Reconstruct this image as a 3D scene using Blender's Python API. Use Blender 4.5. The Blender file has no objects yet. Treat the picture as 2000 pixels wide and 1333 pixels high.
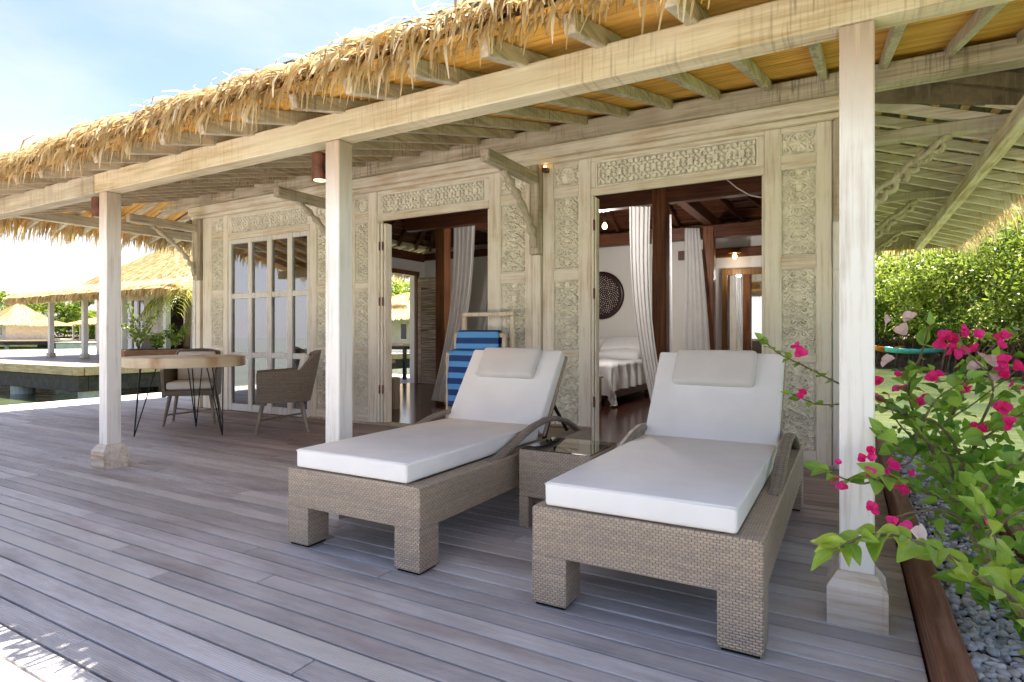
import bpy, bmesh, math, random
import numpy as np
from mathutils import Vector, Matrix

random.seed(11)
rng = np.random.default_rng(11)
SC = bpy.context.scene
COL = SC.collection
R = math.radians

# ------------------------------------------------------------------ camera, sky, sun, exposure
CAM_H = 1.05
YAW = math.atan(655 / 1159.0)
cam_d = bpy.data.cameras.new('camera')
cam_d.sensor_width = 36.0
cam_d.lens = 36.0 * 1159 / 2000
cam_d.shift_y = -10.5 / 2000
cam_d.clip_start = 0.05
cam_d.clip_end = 3000
cam = bpy.data.objects.new('camera', cam_d)
cam.location = (0, 0, CAM_H)
cam.rotation_euler = (R(90), 0, YAW)
COL.objects.link(cam)
SC.camera = cam

SUN_EL, SUN_AZ = R(66.5), R(-3)          # azimuth from +Y (behind the house), positive towards +X
sun_dir = Vector((math.sin(SUN_AZ) * math.cos(SUN_EL), math.cos(SUN_AZ) * math.cos(SUN_EL), math.sin(SUN_EL)))
sun_l = bpy.data.lights.new('sun', 'SUN')
sun_l.energy = 5.0
sun_l.angle = R(0.5)
sun_l.color = (1.0, 0.93, 0.80)
sun = bpy.data.objects.new('sun', sun_l)
sun.rotation_euler = (-sun_dir).to_track_quat('-Z', 'Y').to_euler()
sun.location = (0, 20, 40)
COL.objects.link(sun)

world = bpy.data.worlds.new('World')
SC.world = world
world.use_nodes = True
wn = world.node_tree
wn.nodes.clear()
w_out = wn.nodes.new('ShaderNodeOutputWorld')
w_bg = wn.nodes.new('ShaderNodeBackground')
w_sky = wn.nodes.new('ShaderNodeTexSky')
w_sky.sky_type = 'NISHITA'
w_sky.sun_disc = False
w_sky.sun_elevation = SUN_EL
w_sky.sun_rotation = SUN_AZ
w_sky.air_density = 1.0
w_sky.dust_density = 1.2
w_sky.ozone_density = 2.5
w_bg.inputs['Strength'].default_value = 0.051
w_tc = wn.nodes.new('ShaderNodeTexCoord')
w_map = wn.nodes.new('ShaderNodeMapping')
w_map.inputs['Scale'].default_value = (1.0, 1.0, 2.6)
w_noise = wn.nodes.new('ShaderNodeTexNoise')
w_noise.inputs['Scale'].default_value = 2.3
w_noise.inputs['Detail'].default_value = 7
w_noise.inputs['Roughness'].default_value = 0.55
w_sep = wn.nodes.new('ShaderNodeSeparateXYZ')
w_elev = wn.nodes.new('ShaderNodeMapRange')      # thin veil, thicker towards the horizon, as in view
w_elev.interpolation_type = 'SMOOTHSTEP'
for k, v in zip(('From Min', 'From Max', 'To Min', 'To Max'), (0.02, 0.36, 0.85, 0.20)):
    w_elev.inputs[k].default_value = v
w_add = wn.nodes.new('ShaderNodeMath'); w_add.operation = 'ADD'; w_add.use_clamp = True
w_ramp = wn.nodes.new('ShaderNodeMapRange')
w_ramp.interpolation_type = 'SMOOTHSTEP'
for k, v in zip(('From Min', 'From Max', 'To Min', 'To Max'), (0.35, 0.75, -0.12, 0.22)):
    w_ramp.inputs[k].default_value = v
w_mix = wn.nodes.new('ShaderNodeMix'); w_mix.data_type = 'RGBA'
w_mix.inputs['B'].default_value = (5.5, 5.3, 5.8, 1)
L = wn.links.new
L(w_tc.outputs['Generated'], w_map.inputs['Vector'])
L(w_map.outputs['Vector'], w_noise.inputs['Vector'])
L(w_tc.outputs['Generated'], w_sep.inputs['Vector'])
L(w_sep.outputs['Z'], w_elev.inputs['Value'])
L(w_noise.outputs['Fac'], w_ramp.inputs['Value'])
L(w_ramp.outputs['Result'], w_add.inputs[0]); L(w_elev.outputs['Result'], w_add.inputs[1])
L(w_add.outputs['Value'], w_mix.inputs['Factor'])
L(w_sky.outputs['Color'], w_mix.inputs['A'])
L(w_mix.outputs['Result'], w_bg.inputs['Color'])
L(w_bg.outputs['Background'], w_out.inputs['Surface'])

vs = SC.view_settings
vs.view_transform = 'Standard'
vs.look = 'None'
vs.gamma = 1.0
vs.use_curve_mapping = False
vs.exposure = 2.36
SC.render.engine = 'CYCLES'
SC.cycles.use_denoising = True
SC.cycles.max_bounces = 7
SC.cycles.diffuse_bounces = 4
SC.cycles.use_adaptive_sampling = True
SC.cycles.adaptive_threshold = 0.025
SC.cycles.denoising_prefilter = 'ACCURATE'
SC.cycles.glossy_bounces = 3
SC.cycles.transmission_bounces = 4
SC.cycles.transparent_max_bounces = 12
SC.cycles.caustics_reflective = False
SC.cycles.caustics_refractive = False
SC.cycles.sample_clamp_indirect = 6.0


# ------------------------------------------------------------------ mesh helpers
class MB:
    """collects verts and faces, builds ONE mesh object"""
    def __init__(self):
        self.v, self.f, self.uv = [], [], []

    def add(self, vs_, fs_, uvs=None):
        b = len(self.v)
        self.v.extend([tuple(p) for p in vs_])
        self.f.extend([tuple(i + b for i in f) for f in fs_])
        self.uv.extend(uvs if uvs is not None else [None] * len(fs_))
        return self

    def box(self, x0, x1, y0, y1, z0, z1, c=0.0):
        cx, cy, cz = (x0 + x1) / 2, (y0 + y1) / 2, (z0 + z1) / 2
        return self.obox((cx, cy, cz), ((1, 0, 0), (0, 1, 0), (0, 0, 1)), (abs(x1 - x0) / 2, abs(y1 - y0) / 2, abs(z1 - z0) / 2), c)

    def obox(self, cen, ax, hs, c=0.0):
        cen = Vector(cen); ax = [Vector(a).normalized() for a in ax]
        if c <= 0:
            vs_ = []
            for sx in (-1, 1):
                for sy in (-1, 1):
                    for sz in (-1, 1):
                        vs_.append(cen + ax[0] * hs[0] * sx + ax[1] * hs[1] * sy + ax[2] * hs[2] * sz)
            return self.add(vs_, [(0, 1, 3, 2), (4, 6, 7, 5), (0, 4, 5, 1), (2, 3, 7, 6), (0, 2, 6, 4), (1, 5, 7, 3)])
        c = min(c, min(hs) * 0.9)
        vs_, idx = [], {}
        for sx in (-1, 1):
            for sy in (-1, 1):
                for sz in (-1, 1):
                    for k in range(3):
                        h = [hs[0] - c, hs[1] - c, hs[2] - c]
                        h[k] = hs[k]
                        idx[(sx, sy, sz, k)] = len(vs_)
                        vs_.append(cen + ax[0] * h[0] * sx + ax[1] * h[1] * sy + ax[2] * h[2] * sz)
        fs_ = []
        S = (-1, 1)
        for k in range(3):
            a, b = [i for i in range(3) if i != k]
            for s in S:
                q = []
                for sa, sb in ((-1, -1), (1, -1), (1, 1), (-1, 1)):
                    t = [0, 0, 0]; t[k] = s; t[a] = sa; t[b] = sb
                    q.append(idx[(t[0], t[1], t[2], k)])
                fs_.append(tuple(q if (s > 0) == (k != 1) else q[::-1]))
        for a in range(3):
            for b in range(a + 1, 3):
                k = 3 - a - b
                for sa in S:
                    for sb in S:
                        q = []
                        for sk, face in ((-1, a), (1, a), (1, b), (-1, b)):
                            t = [0, 0, 0]; t[a] = sa; t[b] = sb; t[k] = sk
                            q.append(idx[(t[0], t[1], t[2], face)])
                        fs_.append(tuple(q))
        for sx in S:
            for sy in S:
                for sz in S:
                    fs_.append(tuple(idx[(sx, sy, sz, k)] for k in range(3)))
        return self.add(vs_, fs_)

    def bar(self, p, q, w, h, up=(0, 0, 1), c=0.0):
        p, q, up = Vector(p), Vector(q), Vector(up)
        d = (q - p)
        ln = d.length
        d.normalize()
        side = d.cross(up)
        if side.length < 1e-5:
            side = d.cross(Vector((1, 0, 0)))
        side.normalize()
        u = side.cross(d).normalized()
        return self.obox((p + q) / 2, (d, side, u), (ln / 2, w / 2, h / 2), c)

    def tube(self, pts, r, n=8, caps=True, flat=1.0, up=(0, 0, 1)):
        pts = [Vector(p) for p in pts]
        m = len(pts)
        rr = r if isinstance(r, (list, tuple)) else [r] * m
        vs_, fs_ = [], []
        upv = Vector(up)
        for i, p in enumerate(pts):
            d = (pts[min(i + 1, m - 1)] - pts[max(i - 1, 0)]).normalized()
            s = d.cross(upv)
            if s.length < 1e-4:
                s = d.cross(Vector((1, 0, 0.01)))
            s.normalize()
            u = s.cross(d).normalized()
            for k in range(n):
                a = 2 * math.pi * k / n
                vs_.append(p + s * math.cos(a) * rr[i] + u * math.sin(a) * rr[i] * flat)
        for i in range(m - 1):
            for k in range(n):
                k2 = (k + 1) % n
                fs_.append((i * n + k, i * n + k2, (i + 1) * n + k2, (i + 1) * n + k))
        if caps:
            fs_.append(tuple(range(n))[::-1])
            fs_.append(tuple((m - 1) * n + k for k in range(n)))
        return self.add(vs_, fs_)

    def lathe(self, prof, n=24, cen=(0, 0, 0), wob=0.0):
        vs_, fs_ = [], []
        ph = [1 + wob * (math.sin(2 * k * 2 * math.pi / n + 1) + 0.6 * math.sin(5 * k * 2 * math.pi / n)) for k in range(n)]
        for (r, z) in prof:
            for k in range(n):
                a = 2 * math.pi * k / n
                vs_.append((cen[0] + r * ph[k] * math.cos(a), cen[1] + r * ph[k] * math.sin(a), cen[2] + z))
        m = len(prof)
        for i in range(m - 1):
            for k in range(n):
                k2 = (k + 1) % n
                fs_.append((i * n + k, i * n + k2, (i + 1) * n + k2, (i + 1) * n + k))
        fs_.append(tuple(range(n))[::-1])
        fs_.append(tuple((m - 1) * n + k for k in range(n)))
        return self.add(vs_, fs_)

    def prism(self, poly, axis, a, b):
        """polygon (list of 2-tuples) extruded along axis from a to b"""
        def P(u, v, t):
            return {'x': (t, u, v), 'y': (u, t, v), 'z': (u, v, t)}[axis]
        n = len(poly)
        vs_ = [P(u, v, a) for u, v in poly] + [P(u, v, b) for u, v in poly]
        fs_ = [tuple(range(n)), tuple(range(2 * n - 1, n - 1, -1))]
        for i in range(n):
            j = (i + 1) % n
            fs_.append((i, i + n, j + n, j))
        return self.add(vs_, fs_)

    def grid(self, P, uv=True):
        """P: array (m,n,3)"""
        m, n = P.shape[:2]
        vs_ = P.reshape(-1, 3).tolist()
        fs_, uvs = [], []
        for i in range(m - 1):
            for j in range(n - 1):
                fs_.append((i * n + j, (i + 1) * n + j, (i + 1) * n + j + 1, i * n + j + 1))
                uvs.append([(i / (m - 1), j / (n - 1)), ((i + 1) / (m - 1), j / (n - 1)), ((i + 1) / (m - 1), (j + 1) / (n - 1)), (i / (m - 1), (j + 1) / (n - 1))])
        return self.add(vs_, fs_, uvs if uv else None)

    def mesh(self, name, mat=None, smooth=False, fix=True):
        me = bpy.data.meshes.new(name)
        me.from_pydata([tuple(p) for p in self.v], [], self.f)
        if any(u is not None for u in self.uv):
            ul = me.uv_layers.new(name='UVMap')
            k = 0
            for f, u in zip(self.f, self.uv):
                for i in range(len(f)):
                    ul.data[k].uv = u[i] if u is not None else (0, 0)
                    k += 1
        if fix:
            bm = bmesh.new(); bm.from_mesh(me)
            bmesh.ops.recalc_face_normals(bm, faces=bm.faces)
            bm.to_mesh(me); bm.free()
        if smooth:
            me.polygons.foreach_set('use_smooth', [True] * len(me.polygons))
        if mat:
            me.materials.append(mat)
        return me

    def build(self, name, mat, parent=None, smooth=False, fix=True, **tags):
        return link(name, self.mesh(name, mat, smooth, fix), parent, **tags)


def link(name, me, parent=None, **tags):
    o = bpy.data.objects.new(name, me)
    COL.objects.link(o)
    if parent is not None:
        o.parent = parent
    for k, v in tags.items():
        o[k] = v
    return o


def thing(name, loc=(0, 0, 0), rz=0.0, **tags):
    o = bpy.data.objects.new(name, None)
    o.empty_display_size = 0.2
    COL.objects.link(o)
    o.location = loc
    o.rotation_euler = (0, 0, rz)
    for k, v in tags.items():
        o[k] = v
    return o


def copy_tree(o, parent=None):
    c = o.copy()
    COL.objects.link(c)
    c.parent = parent
    for ch in list(o.children):
        copy_tree(ch, c)
    return c


def rounded(name, sx, sy, sz, r, mat, parent=None, seg=4, puff=0.0, **tags):
    """soft box centred at origin"""
    bm = bmesh.new()
    bmesh.ops.create_cube(bm, size=1.0)
    for v in bm.verts:
        v.co = Vector((v.co.x * sx, v.co.y * sy, v.co.z * sz))
    bmesh.ops.bevel(bm, geom=list(bm.edges), offset=r, segments=seg, profile=0.5, affect='EDGES')
    if puff:
        bmesh.ops.subdivide_edges(bm, edges=list(bm.edges), cuts=3, use_grid_fill=True)
        for v in bm.verts:
            u = max(0, 1 - (2 * v.co.x / sx) ** 2) * max(0, 1 - (2 * v.co.y / sy) ** 2)
            v.co.z += math.copysign(puff * u ** 0.6, v.co.z) if abs(v.co.z) > 1e-4 else 0
    me = bpy.data.meshes.new(name)
    bm.to_mesh(me); bm.free()
    me.polygons.foreach_set('use_smooth', [True] * len(me.polygons))
    me.materials.append(mat)
    return link(name, me, parent, **tags)


def raw_mesh(name, verts, faces_n, mat, rnd=None, smooth=False):
    """fast mesh from numpy: verts (N,3), faces (M,k) all same size; rnd: per-vertex float attribute"""
    me = bpy.data.meshes.new(name)
    nv, (nf, k) = len(verts), faces_n.shape
    me.vertices.add(nv)
    me.vertices.foreach_set('co', np.ascontiguousarray(verts, dtype=np.float32).ravel())
    me.loops.add(nf * k)
    me.loops.foreach_set('vertex_index', np.ascontiguousarray(faces_n, dtype=np.int32).ravel())
    me.polygons.add(nf)
    me.polygons.foreach_set('loop_start', np.arange(0, nf * k, k, dtype=np.int32))
    if rnd is not None:
        at = me.attributes.new('rnd', 'FLOAT', 'POINT')
        at.data.foreach_set('value', np.ascontiguousarray(rnd, dtype=np.float32))
    me.update(calc_edges=True)
    me.validate()
    if smooth:
        me.polygons.foreach_set('use_smooth', [True] * len(me.polygons))
    me.materials.append(mat)
    return me


def strips(paths, widths, side, rnd):
    """paths (N,K,3), widths (N,K), side (N,3) -> verts, quads, rnd for N ribbon strips"""
    N, K, _ = paths.shape
    off = side[:, None, :] * widths[:, :, None] * 0.5
    V = np.stack([paths - off, paths + off], axis=2)          # N,K,2,3
    V = V.reshape(N * K * 2, 3)
    base = (np.arange(N) * K * 2)[:, None] + (np.arange(K - 1) * 2)[None, :]
    Q = np.stack([base, base + 1, base + 3, base + 2], axis=2).reshape(-1, 4)
    return V, Q, np.repeat(rnd, K * 2)


# ------------------------------------------------------------------ material helper
class NT:
    def __init__(self, name):
        self.m = bpy.data.materials.new(name)
        self.m.use_nodes = True
        self.t = self.m.node_tree
        self.t.nodes.clear()
        self.out = self.t.nodes.new('ShaderNodeOutputMaterial')

    def n(self, typ, out=0, props=None, **ins):
        nd = self.t.nodes.new('ShaderNode' + typ)
        for k, v in (props or {}).items():
            setattr(nd, k, v)
        for k, v in ins.items():
            key = int(k[1:]) if k[0] == 'i' and k[1:].isdigit() else k.replace('_', ' ')
            s = nd.inputs[key]
            if isinstance(v, bpy.types.NodeSocket):
                self.t.links.new(v, s)
            else:
                if isinstance(v, tuple) and len(v) == 3 and s.type == 'RGBA':
                    v = v + (1,)
                s.default_value = v
        return nd.outputs[out]

    def math(self, op, a, b=0.0):
        return self.n('Math', 0, {'operation': op}, i0=a, i1=b)

    def mix(self, fac, a, b, blend='MIX'):
        nd = self.t.nodes.new('ShaderNodeMix')
        nd.data_type = 'RGBA'
        nd.blend_type = blend
        for k, v in (('Factor', fac), ('A', a), ('B', b)):
            s = [i for i in nd.inputs if i.name == k and (i.type == ('VALUE' if k == 'Factor' else 'RGBA'))][0]
            if isinstance(v, bpy.types.NodeSocket):
                self.t.links.new(v, s)
            else:
                s.default_value = v + (1,) if isinstance(v, tuple) and len(v) == 3 else v
        return [o for o in nd.outputs if o.type == 'RGBA'][0]

    def rng(self, v, a, b, c=0.0, d=1.0, smooth=False):
        return self.n('MapRange', 0, {'interpolation_type': 'SMOOTHSTEP' if smooth else 'LINEAR'}, Value=v, From_Min=a, From_Max=b, To_Min=c, To_Max=d)

    def noise(self, vec, scale, detail=4, rough=0.55, out=0):
        return self.n('TexNoise', out, None, Vector=vec, Scale=scale, Detail=detail, Roughness=rough)

    def scale(self, vec, s, loc=(0, 0, 0)):
        return self.n('Mapping', 0, None, Vector=vec, Scale=s, Location=loc)

    def pos(self):
        return self.n('NewGeometry', 0)

    def objrand(self):
        nd = self.t.nodes.new('ShaderNodeObjectInfo')
        return nd.outputs['Random']

    def bump(self, h, strength=0.4, dist=0.01):
        return self.n('Bump', 0, None, Height=h, Strength=strength, Distance=dist)

    def bsdf(self, **kw):
        return self.n('BsdfPrincipled', 0, None, **kw)

    def finish(self, surf):
        self.t.links.new(surf, self.out.inputs['Surface'])
        return self.m


def m_plain(name, col, rough=0.6, var=0.12, scale=8.0, bump=0.0, metallic=0.0, spec=0.5):
    t = NT(name)
    p = t.pos()
    nz = t.noise(p, scale, 5)
    c2 = tuple(min(1, c * (1 + var * 2)) for c in col)
    c1 = tuple(c * (1 - var * 2) for c in col)
    c = t.mix(t.rng(nz, 0.3, 0.7), c1, c2)
    kw = dict(Base_Color=c, Roughness=rough, Metallic=metallic, Specular_IOR_Level=spec)
    if bump:
        kw['Normal'] = t.bump(t.noise(p, scale * 12, 4), bump, 0.003)
    return t.finish(t.bsdf(**kw))


def m_wood(name, axis, wood, mid, white, amount=0.55, saw=0.0, rough=0.75, tint=None, bare=None):
    """weathered / limewashed timber, grain along axis"""
    t = NT(name)
    p = t.pos()
    rnd = t.objrand()
    off = t.n('CombineXYZ', 0, None, X=t.math('MULTIPLY', rnd, 37.0), Y=t.math('MULTIPLY', rnd, 91.0), Z=t.math('MULTIPLY', rnd, 53.0))
    pv = t.n('VectorMath', 0, {'operation': 'ADD'}, i0=p, i1=off)
    s = [34.0, 34.0, 34.0]; s['xyz'.index(axis)] = 1.6
    g = t.noise(t.scale(pv, tuple(s)), 1.0, 6, 0.65)
    blot = t.noise(pv, 2.2, 4, 0.6)
    wf = t.math('ADD', t.math('MULTIPLY', g, 0.75), t.math('MULTIPLY', blot, 0.6))
    lo = 0.98 - amount * 0.75
    fac = t.rng(wf, lo, lo + 0.34)
    c = t.mix(t.rng(g, 0.35, 0.65), wood, mid)
    c = t.mix(fac, c, white)
    h = g
    if saw > 0:
        s2 = [3.0, 3.0, 3.0]; s2['xyz'.index(axis)] = 60.0
        sw = t.noise(t.scale(pv, tuple(s2)), 1.0, 3, 0.6)
        patch = t.rng(t.noise(pv, 1.7, 3), 0.42, 0.62)
        sf = t.math('MULTIPLY', t.rng(sw, 0.50, 0.66), patch)
        sf = t.math('MULTIPLY', sf, saw)
        c = t.mix(sf, c, tuple(x * 0.45 for x in wood))
        h = t.math('SUBTRACT', g, t.math('MULTIPLY', sf, 0.6))
    if tint:
        c = t.mix(t.math('MULTIPLY', t.rng(t.noise(pv, 0.9, 3), 0.4, 0.65), 0.55), c, tint)
    if bare:      # the limewash has worn off the sheltered top of the posts
        sz = t.n('SeparateXYZ', 2, None, Vector=p)
        bf = t.rng(t.math('ADD', sz, t.math('MULTIPLY', t.math('SUBTRACT', g, 0.5), 0.9)), bare, bare + 0.40, 0.0, 0.85)
        c = t.mix(bf, c, t.mix(t.rng(g, 0.35, 0.65), (0.34, 0.23, 0.15), (0.55, 0.42, 0.31)))
    return t.finish(t.bsdf(Base_Color=c, Roughness=rough, Normal=t.bump(h, 0.35, 0.004), Specular_IOR_Level=0.3))


W_ = dict(wood=(0.47, 0.33, 0.18), mid=(0.70, 0.55, 0.34), white=(0.89, 0.835, 0.715))
WOODX = m_wood('limed_wood_x', 'x', amount=0.72, **W_)
WOODY = m_wood('limed_wood_y', 'y', amount=0.56, **W_)
WOODZ = m_wood('limed_wood_z', 'z', amount=0.82, **W_)
G_ = dict(wood=(0.33, 0.27, 0.19), mid=(0.56, 0.47, 0.34), white=(0.76, 0.69, 0.57))
SAWX = m_wood('sawn_wood_x', 'x', amount=0.5, saw=0.85, tint=(0.60, 0.55, 0.43), **G_)
SAWY = m_wood('sawn_wood_y', 'y', amount=0.5, saw=0.75, tint=(0.60, 0.55, 0.43), **G_)
SAWZ = m_wood('sawn_wood_z', 'z', amount=0.5, saw=0.3, tint=(0.60, 0.55, 0.43), **G_)
BEAMX = m_wood('beam_wood_x', 'x', (0.46, 0.34, 0.19), (0.64, 0.53, 0.35), (0.78, 0.70, 0.53), amount=0.55, saw=0.6, tint=(0.58, 0.55, 0.40))
POSTW = m_wood('painted_post', 'z', (0.42, 0.35, 0.27), (0.64, 0.58, 0.50), (0.82, 0.80, 0.76), amount=0.86, saw=0.0, bare=1.72)
PAINTW = m_wood('painted_frame', 'z', (0.46, 0.38, 0.29), (0.68, 0.62, 0.53), (0.84, 0.82, 0.77), amount=0.86)
PLINTH = m_wood('plinth_wood', 'x', (0.42, 0.30, 0.18), (0.60, 0.50, 0.38), (0.78, 0.74, 0.68), amount=0.62, saw=0.2)
CARVE = m_plain('carved_limewash', (0.90, 0.845, 0.73), 0.8, 0.07, 9.0, 0.2)
RED_WOODX = m_wood('red_wood_x', 'x', (0.060, 0.020, 0.010), (0.12, 0.040, 0.018), (0.17, 0.062, 0.026), amount=0.45, rough=0.42)
RED_WOODY = m_wood('red_wood_y', 'y', (0.060, 0.020, 0.010), (0.12, 0.040, 0.018), (0.17, 0.062, 0.026), amount=0.45, rough=0.42)
RED_WOODZ = m_wood('red_wood_z', 'z', (0.085, 0.028, 0.010), (0.18, 0.065, 0.022), (0.26, 0.10, 0.035), amount=0.5, rough=0.42)
RAW_WOODZ = m_wood('rack_wood', 'z', (0.42, 0.28, 0.14), (0.60, 0.45, 0.27), (0.74, 0.64, 0.48), amount=0.5)
SHUTTER = m_wood('shutter_wood', 'x', (0.20, 0.13, 0.09), (0.36, 0.27, 0.21), (0.58, 0.52, 0.46), amount=0.42, saw=0.4)
KERBY = m_wood('kerb_wood', 'y', (0.13, 0.052, 0.026), (0.24, 0.11, 0.062), (0.34, 0.20, 0.14), amount=0.42)


def m_deck(name='weathered_deck', sheltered=True):
    t = NT(name)
    p = t.pos()
    rnd = t.objrand()
    off = t.n('CombineXYZ', 0, None, X=t.math('MULTIPLY', rnd, 57.0), Y=t.math('MULTIPLY', rnd, 13.0), Z=0.0)
    pv = t.n('VectorMath', 0, {'operation': 'ADD'}, i0=p, i1=off)
    g = t.noise(t.scale(pv, (2.2, 60, 10)), 1.0, 7, 0.75)
    blot = t.noise(t.scale(pv, (1.6, 7, 1)), 1.0, 6, 0.68)
    sep = t.n('SeparateXYZ', 1, None, Vector=p)
    # boards sheltered under the roof kept their brown, the exposed ones went silver
    shel_shade = t.rng(t.math('ADD', sep, t.math('MULTIPLY', t.noise(t.scale(p, (0.5, 1.4, 1)), 1.0, 3), 1.2)), 3.6, 4.7, smooth=True)
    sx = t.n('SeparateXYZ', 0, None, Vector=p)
    shel_shade = t.math('MULTIPLY', shel_shade, t.math('MULTIPLY', t.rng(sx, -9.6, -7.4, smooth=True), 0.9)) if sheltered else t.math('MULTIPLY', shel_shade, 0.5)  # unsheltered copy: half brown all over, roof shade put into the colour
    r2 = t.math('FRACT', t.math('MULTIPLY', rnd, 7.31))
    f = t.math('ADD', t.math('MULTIPLY', g, 0.55), t.math('MULTIPLY', blot, 0.95))
    f = t.math('ADD', f, t.math('MULTIPLY', t.math('SUBTRACT', rnd, 0.5), 0.32))
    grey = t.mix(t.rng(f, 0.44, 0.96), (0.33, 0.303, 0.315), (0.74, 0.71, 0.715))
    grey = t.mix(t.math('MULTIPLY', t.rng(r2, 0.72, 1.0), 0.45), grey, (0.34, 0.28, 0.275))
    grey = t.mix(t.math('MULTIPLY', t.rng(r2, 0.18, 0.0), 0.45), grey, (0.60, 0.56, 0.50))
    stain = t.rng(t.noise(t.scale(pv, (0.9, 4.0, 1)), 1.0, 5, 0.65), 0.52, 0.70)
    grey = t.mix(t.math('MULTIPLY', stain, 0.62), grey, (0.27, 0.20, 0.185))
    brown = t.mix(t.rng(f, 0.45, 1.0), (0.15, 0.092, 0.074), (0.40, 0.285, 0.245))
    c = t.mix(shel_shade, grey, brown)
    spot = t.rng(t.noise(t.scale(p, (3.5, 9, 1)), 1.0, 5, 0.7), 0.68, 0.78)
    c = t.mix(t.math('MULTIPLY', spot, 0.35), c, (0.10, 0.085, 0.085))
    sy = t.n('SeparateXYZ', 1, None, Vector=p)
    rid = t.math('SINE', t.math('MULTIPLY', sy, 2 * math.pi / 0.0092))
    c = t.mix(t.math('MULTIPLY', t.rng(rid, -1.0, -0.2, 1.0, 0.0), 0.22), c, (0.07, 0.06, 0.065))
    h = t.math('ADD', t.math('MULTIPLY', rid, 0.30), g)
    return t.finish(t.bsdf(Base_Color=c, Roughness=t.rng(g, 0.3, 0.7, 0.42, 0.62), Normal=t.bump(h, 0.5, 0.003), Specular_IOR_Level=0.45))


def m_wicker(name, c1, c2, cm, bw=0.030, rh=0.0125):
    t = NT(name)
    tc = t.t.nodes.new('ShaderNodeTexCoord')
    o, nn = tc.outputs['Object'], tc.outputs['Normal']
    so = t.t.nodes.new('ShaderNodeSeparateXYZ'); t.t.links.new(o, so.inputs[0])
    ab = t.n('VectorMath', 0, {'operation': 'ABSOLUTE'}, i0=nn)
    sn = t.t.nodes.new('ShaderNodeSeparateXYZ'); t.t.links.new(ab, sn.inputs[0])
    top = t.math('GREATER_THAN', sn.outputs[2], 0.75)
    xs = t.math('GREATER_THAN', sn.outputs[0], sn.outputs[1])
    xy = t.n('CombineXYZ', 0, None, X=so.outputs[0], Y=so.outputs[1], Z=0.0)
    xz = t.n('CombineXYZ', 0, None, X=so.outputs[0], Y=so.outputs[2], Z=0.0)
    yz = t.n('CombineXYZ', 0, None, X=so.outputs[1], Y=so.outputs[2], Z=0.0)
    side = t.mix(xs, xz, yz)
    uv = t.mix(top, side, xy)
    wob = t.noise(o, 25.0, 2, 0.5, 1)
    uv2 = t.n('VectorMath', 0, {'operation': 'MULTIPLY_ADD'}, i0=wob, i1=(0.006, 0.003, 0), i2=uv)
    su = t.t.nodes.new('ShaderNodeSeparateXYZ'); t.t.links.new(uv2, su.inputs[0])
    vr = t.math('MULTIPLY', su.outputs[1], 1.0 / rh)
    row = t.math('FLOOR', vr)
    uu = t.math('ADD', t.math('MULTIPLY', su.outputs[0], 1.0 / bw), t.math('MULTIPLY', t.math('MODULO', t.math('ABSOLUTE', row), 2.0), 0.5))
    pp = t.math('PINGPONG', uu, 0.5)
    tick = t.rng(pp, 0.02, 0.13, 1.0, 0.0, True)
    strand = t.math('SINE', t.math('MULTIPLY', t.math('FRACT', vr), math.pi))
    seed = t.math('ADD', t.math('MULTIPLY', row, 1.37), t.math('MULTIPLY', t.math('FLOOR', uu), 0.131))
    wn_ = t.t.nodes.new('ShaderNodeTexWhiteNoise'); wn_.noise_dimensions = '1D'; t.t.links.new(seed, wn_.inputs['W'])
    rowc = t.noise(t.scale(uv, (1.6, 46, 1)), 1.0, 3)
    f = t.math('ADD', t.math('MULTIPLY', wn_.outputs['Value'], 0.45), t.math('MULTIPLY', t.rng(rowc, 0.32, 0.68), 0.55))
    c = t.mix(f, c1, c2)
    c = t.mix(t.rng(strand, 0.0, 0.55, 0.50, 0.0), c, cm)
    c = t.mix(t.math('MULTIPLY', t.math('MULTIPLY', tick, strand), 0.95), c, cm)
    h = t.math('MULTIPLY', strand, t.math('SUBTRACT', 1.0, t.math('MULTIPLY', tick, 0.8)))
    return t.finish(t.bsdf(Base_Color=c, Roughness=0.45, Normal=t.bump(h, 0.8, 0.004)))


def m_cloth(name, col, rough=0.85, bump=0.12, trans=0.0, scale=6.0, wrinkle=0.0):
    t = NT(name)
    p = t.pos()
    nz = t.noise(p, scale, 4)
    c = t.mix(t.rng(nz, 0.3, 0.7), tuple(x * 0.96 for x in col), tuple(min(1, x * 1.03) for x in col))
    wr = t.noise(t.n('VectorMath', 0, {'operation': 'MULTIPLY_ADD'}, i0=t.noise(p, 5.0, 2, 0.5, 1), i1=(0.25, 0.25, 0.25), i2=p), 11.0, 3, 0.5)
    nrm = t.bump(t.math('ADD', t.math('MULTIPLY', t.noise(p, 420, 2), 0.6), t.math('ADD', t.math('MULTIPLY', nz, 1.5), t.math('MULTIPLY', wr, wrinkle))), bump, 0.004)
    b = t.bsdf(Base_Color=c, Roughness=rough, Normal=nrm, Specular_IOR_Level=0.25)
    if trans:
        tr = t.n('BsdfTranslucent', 0, None, Color=c)
        b = t.n('MixShader', 0, None, Fac=trans, i1=b, i2=tr)
    return t.finish(b)


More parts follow.
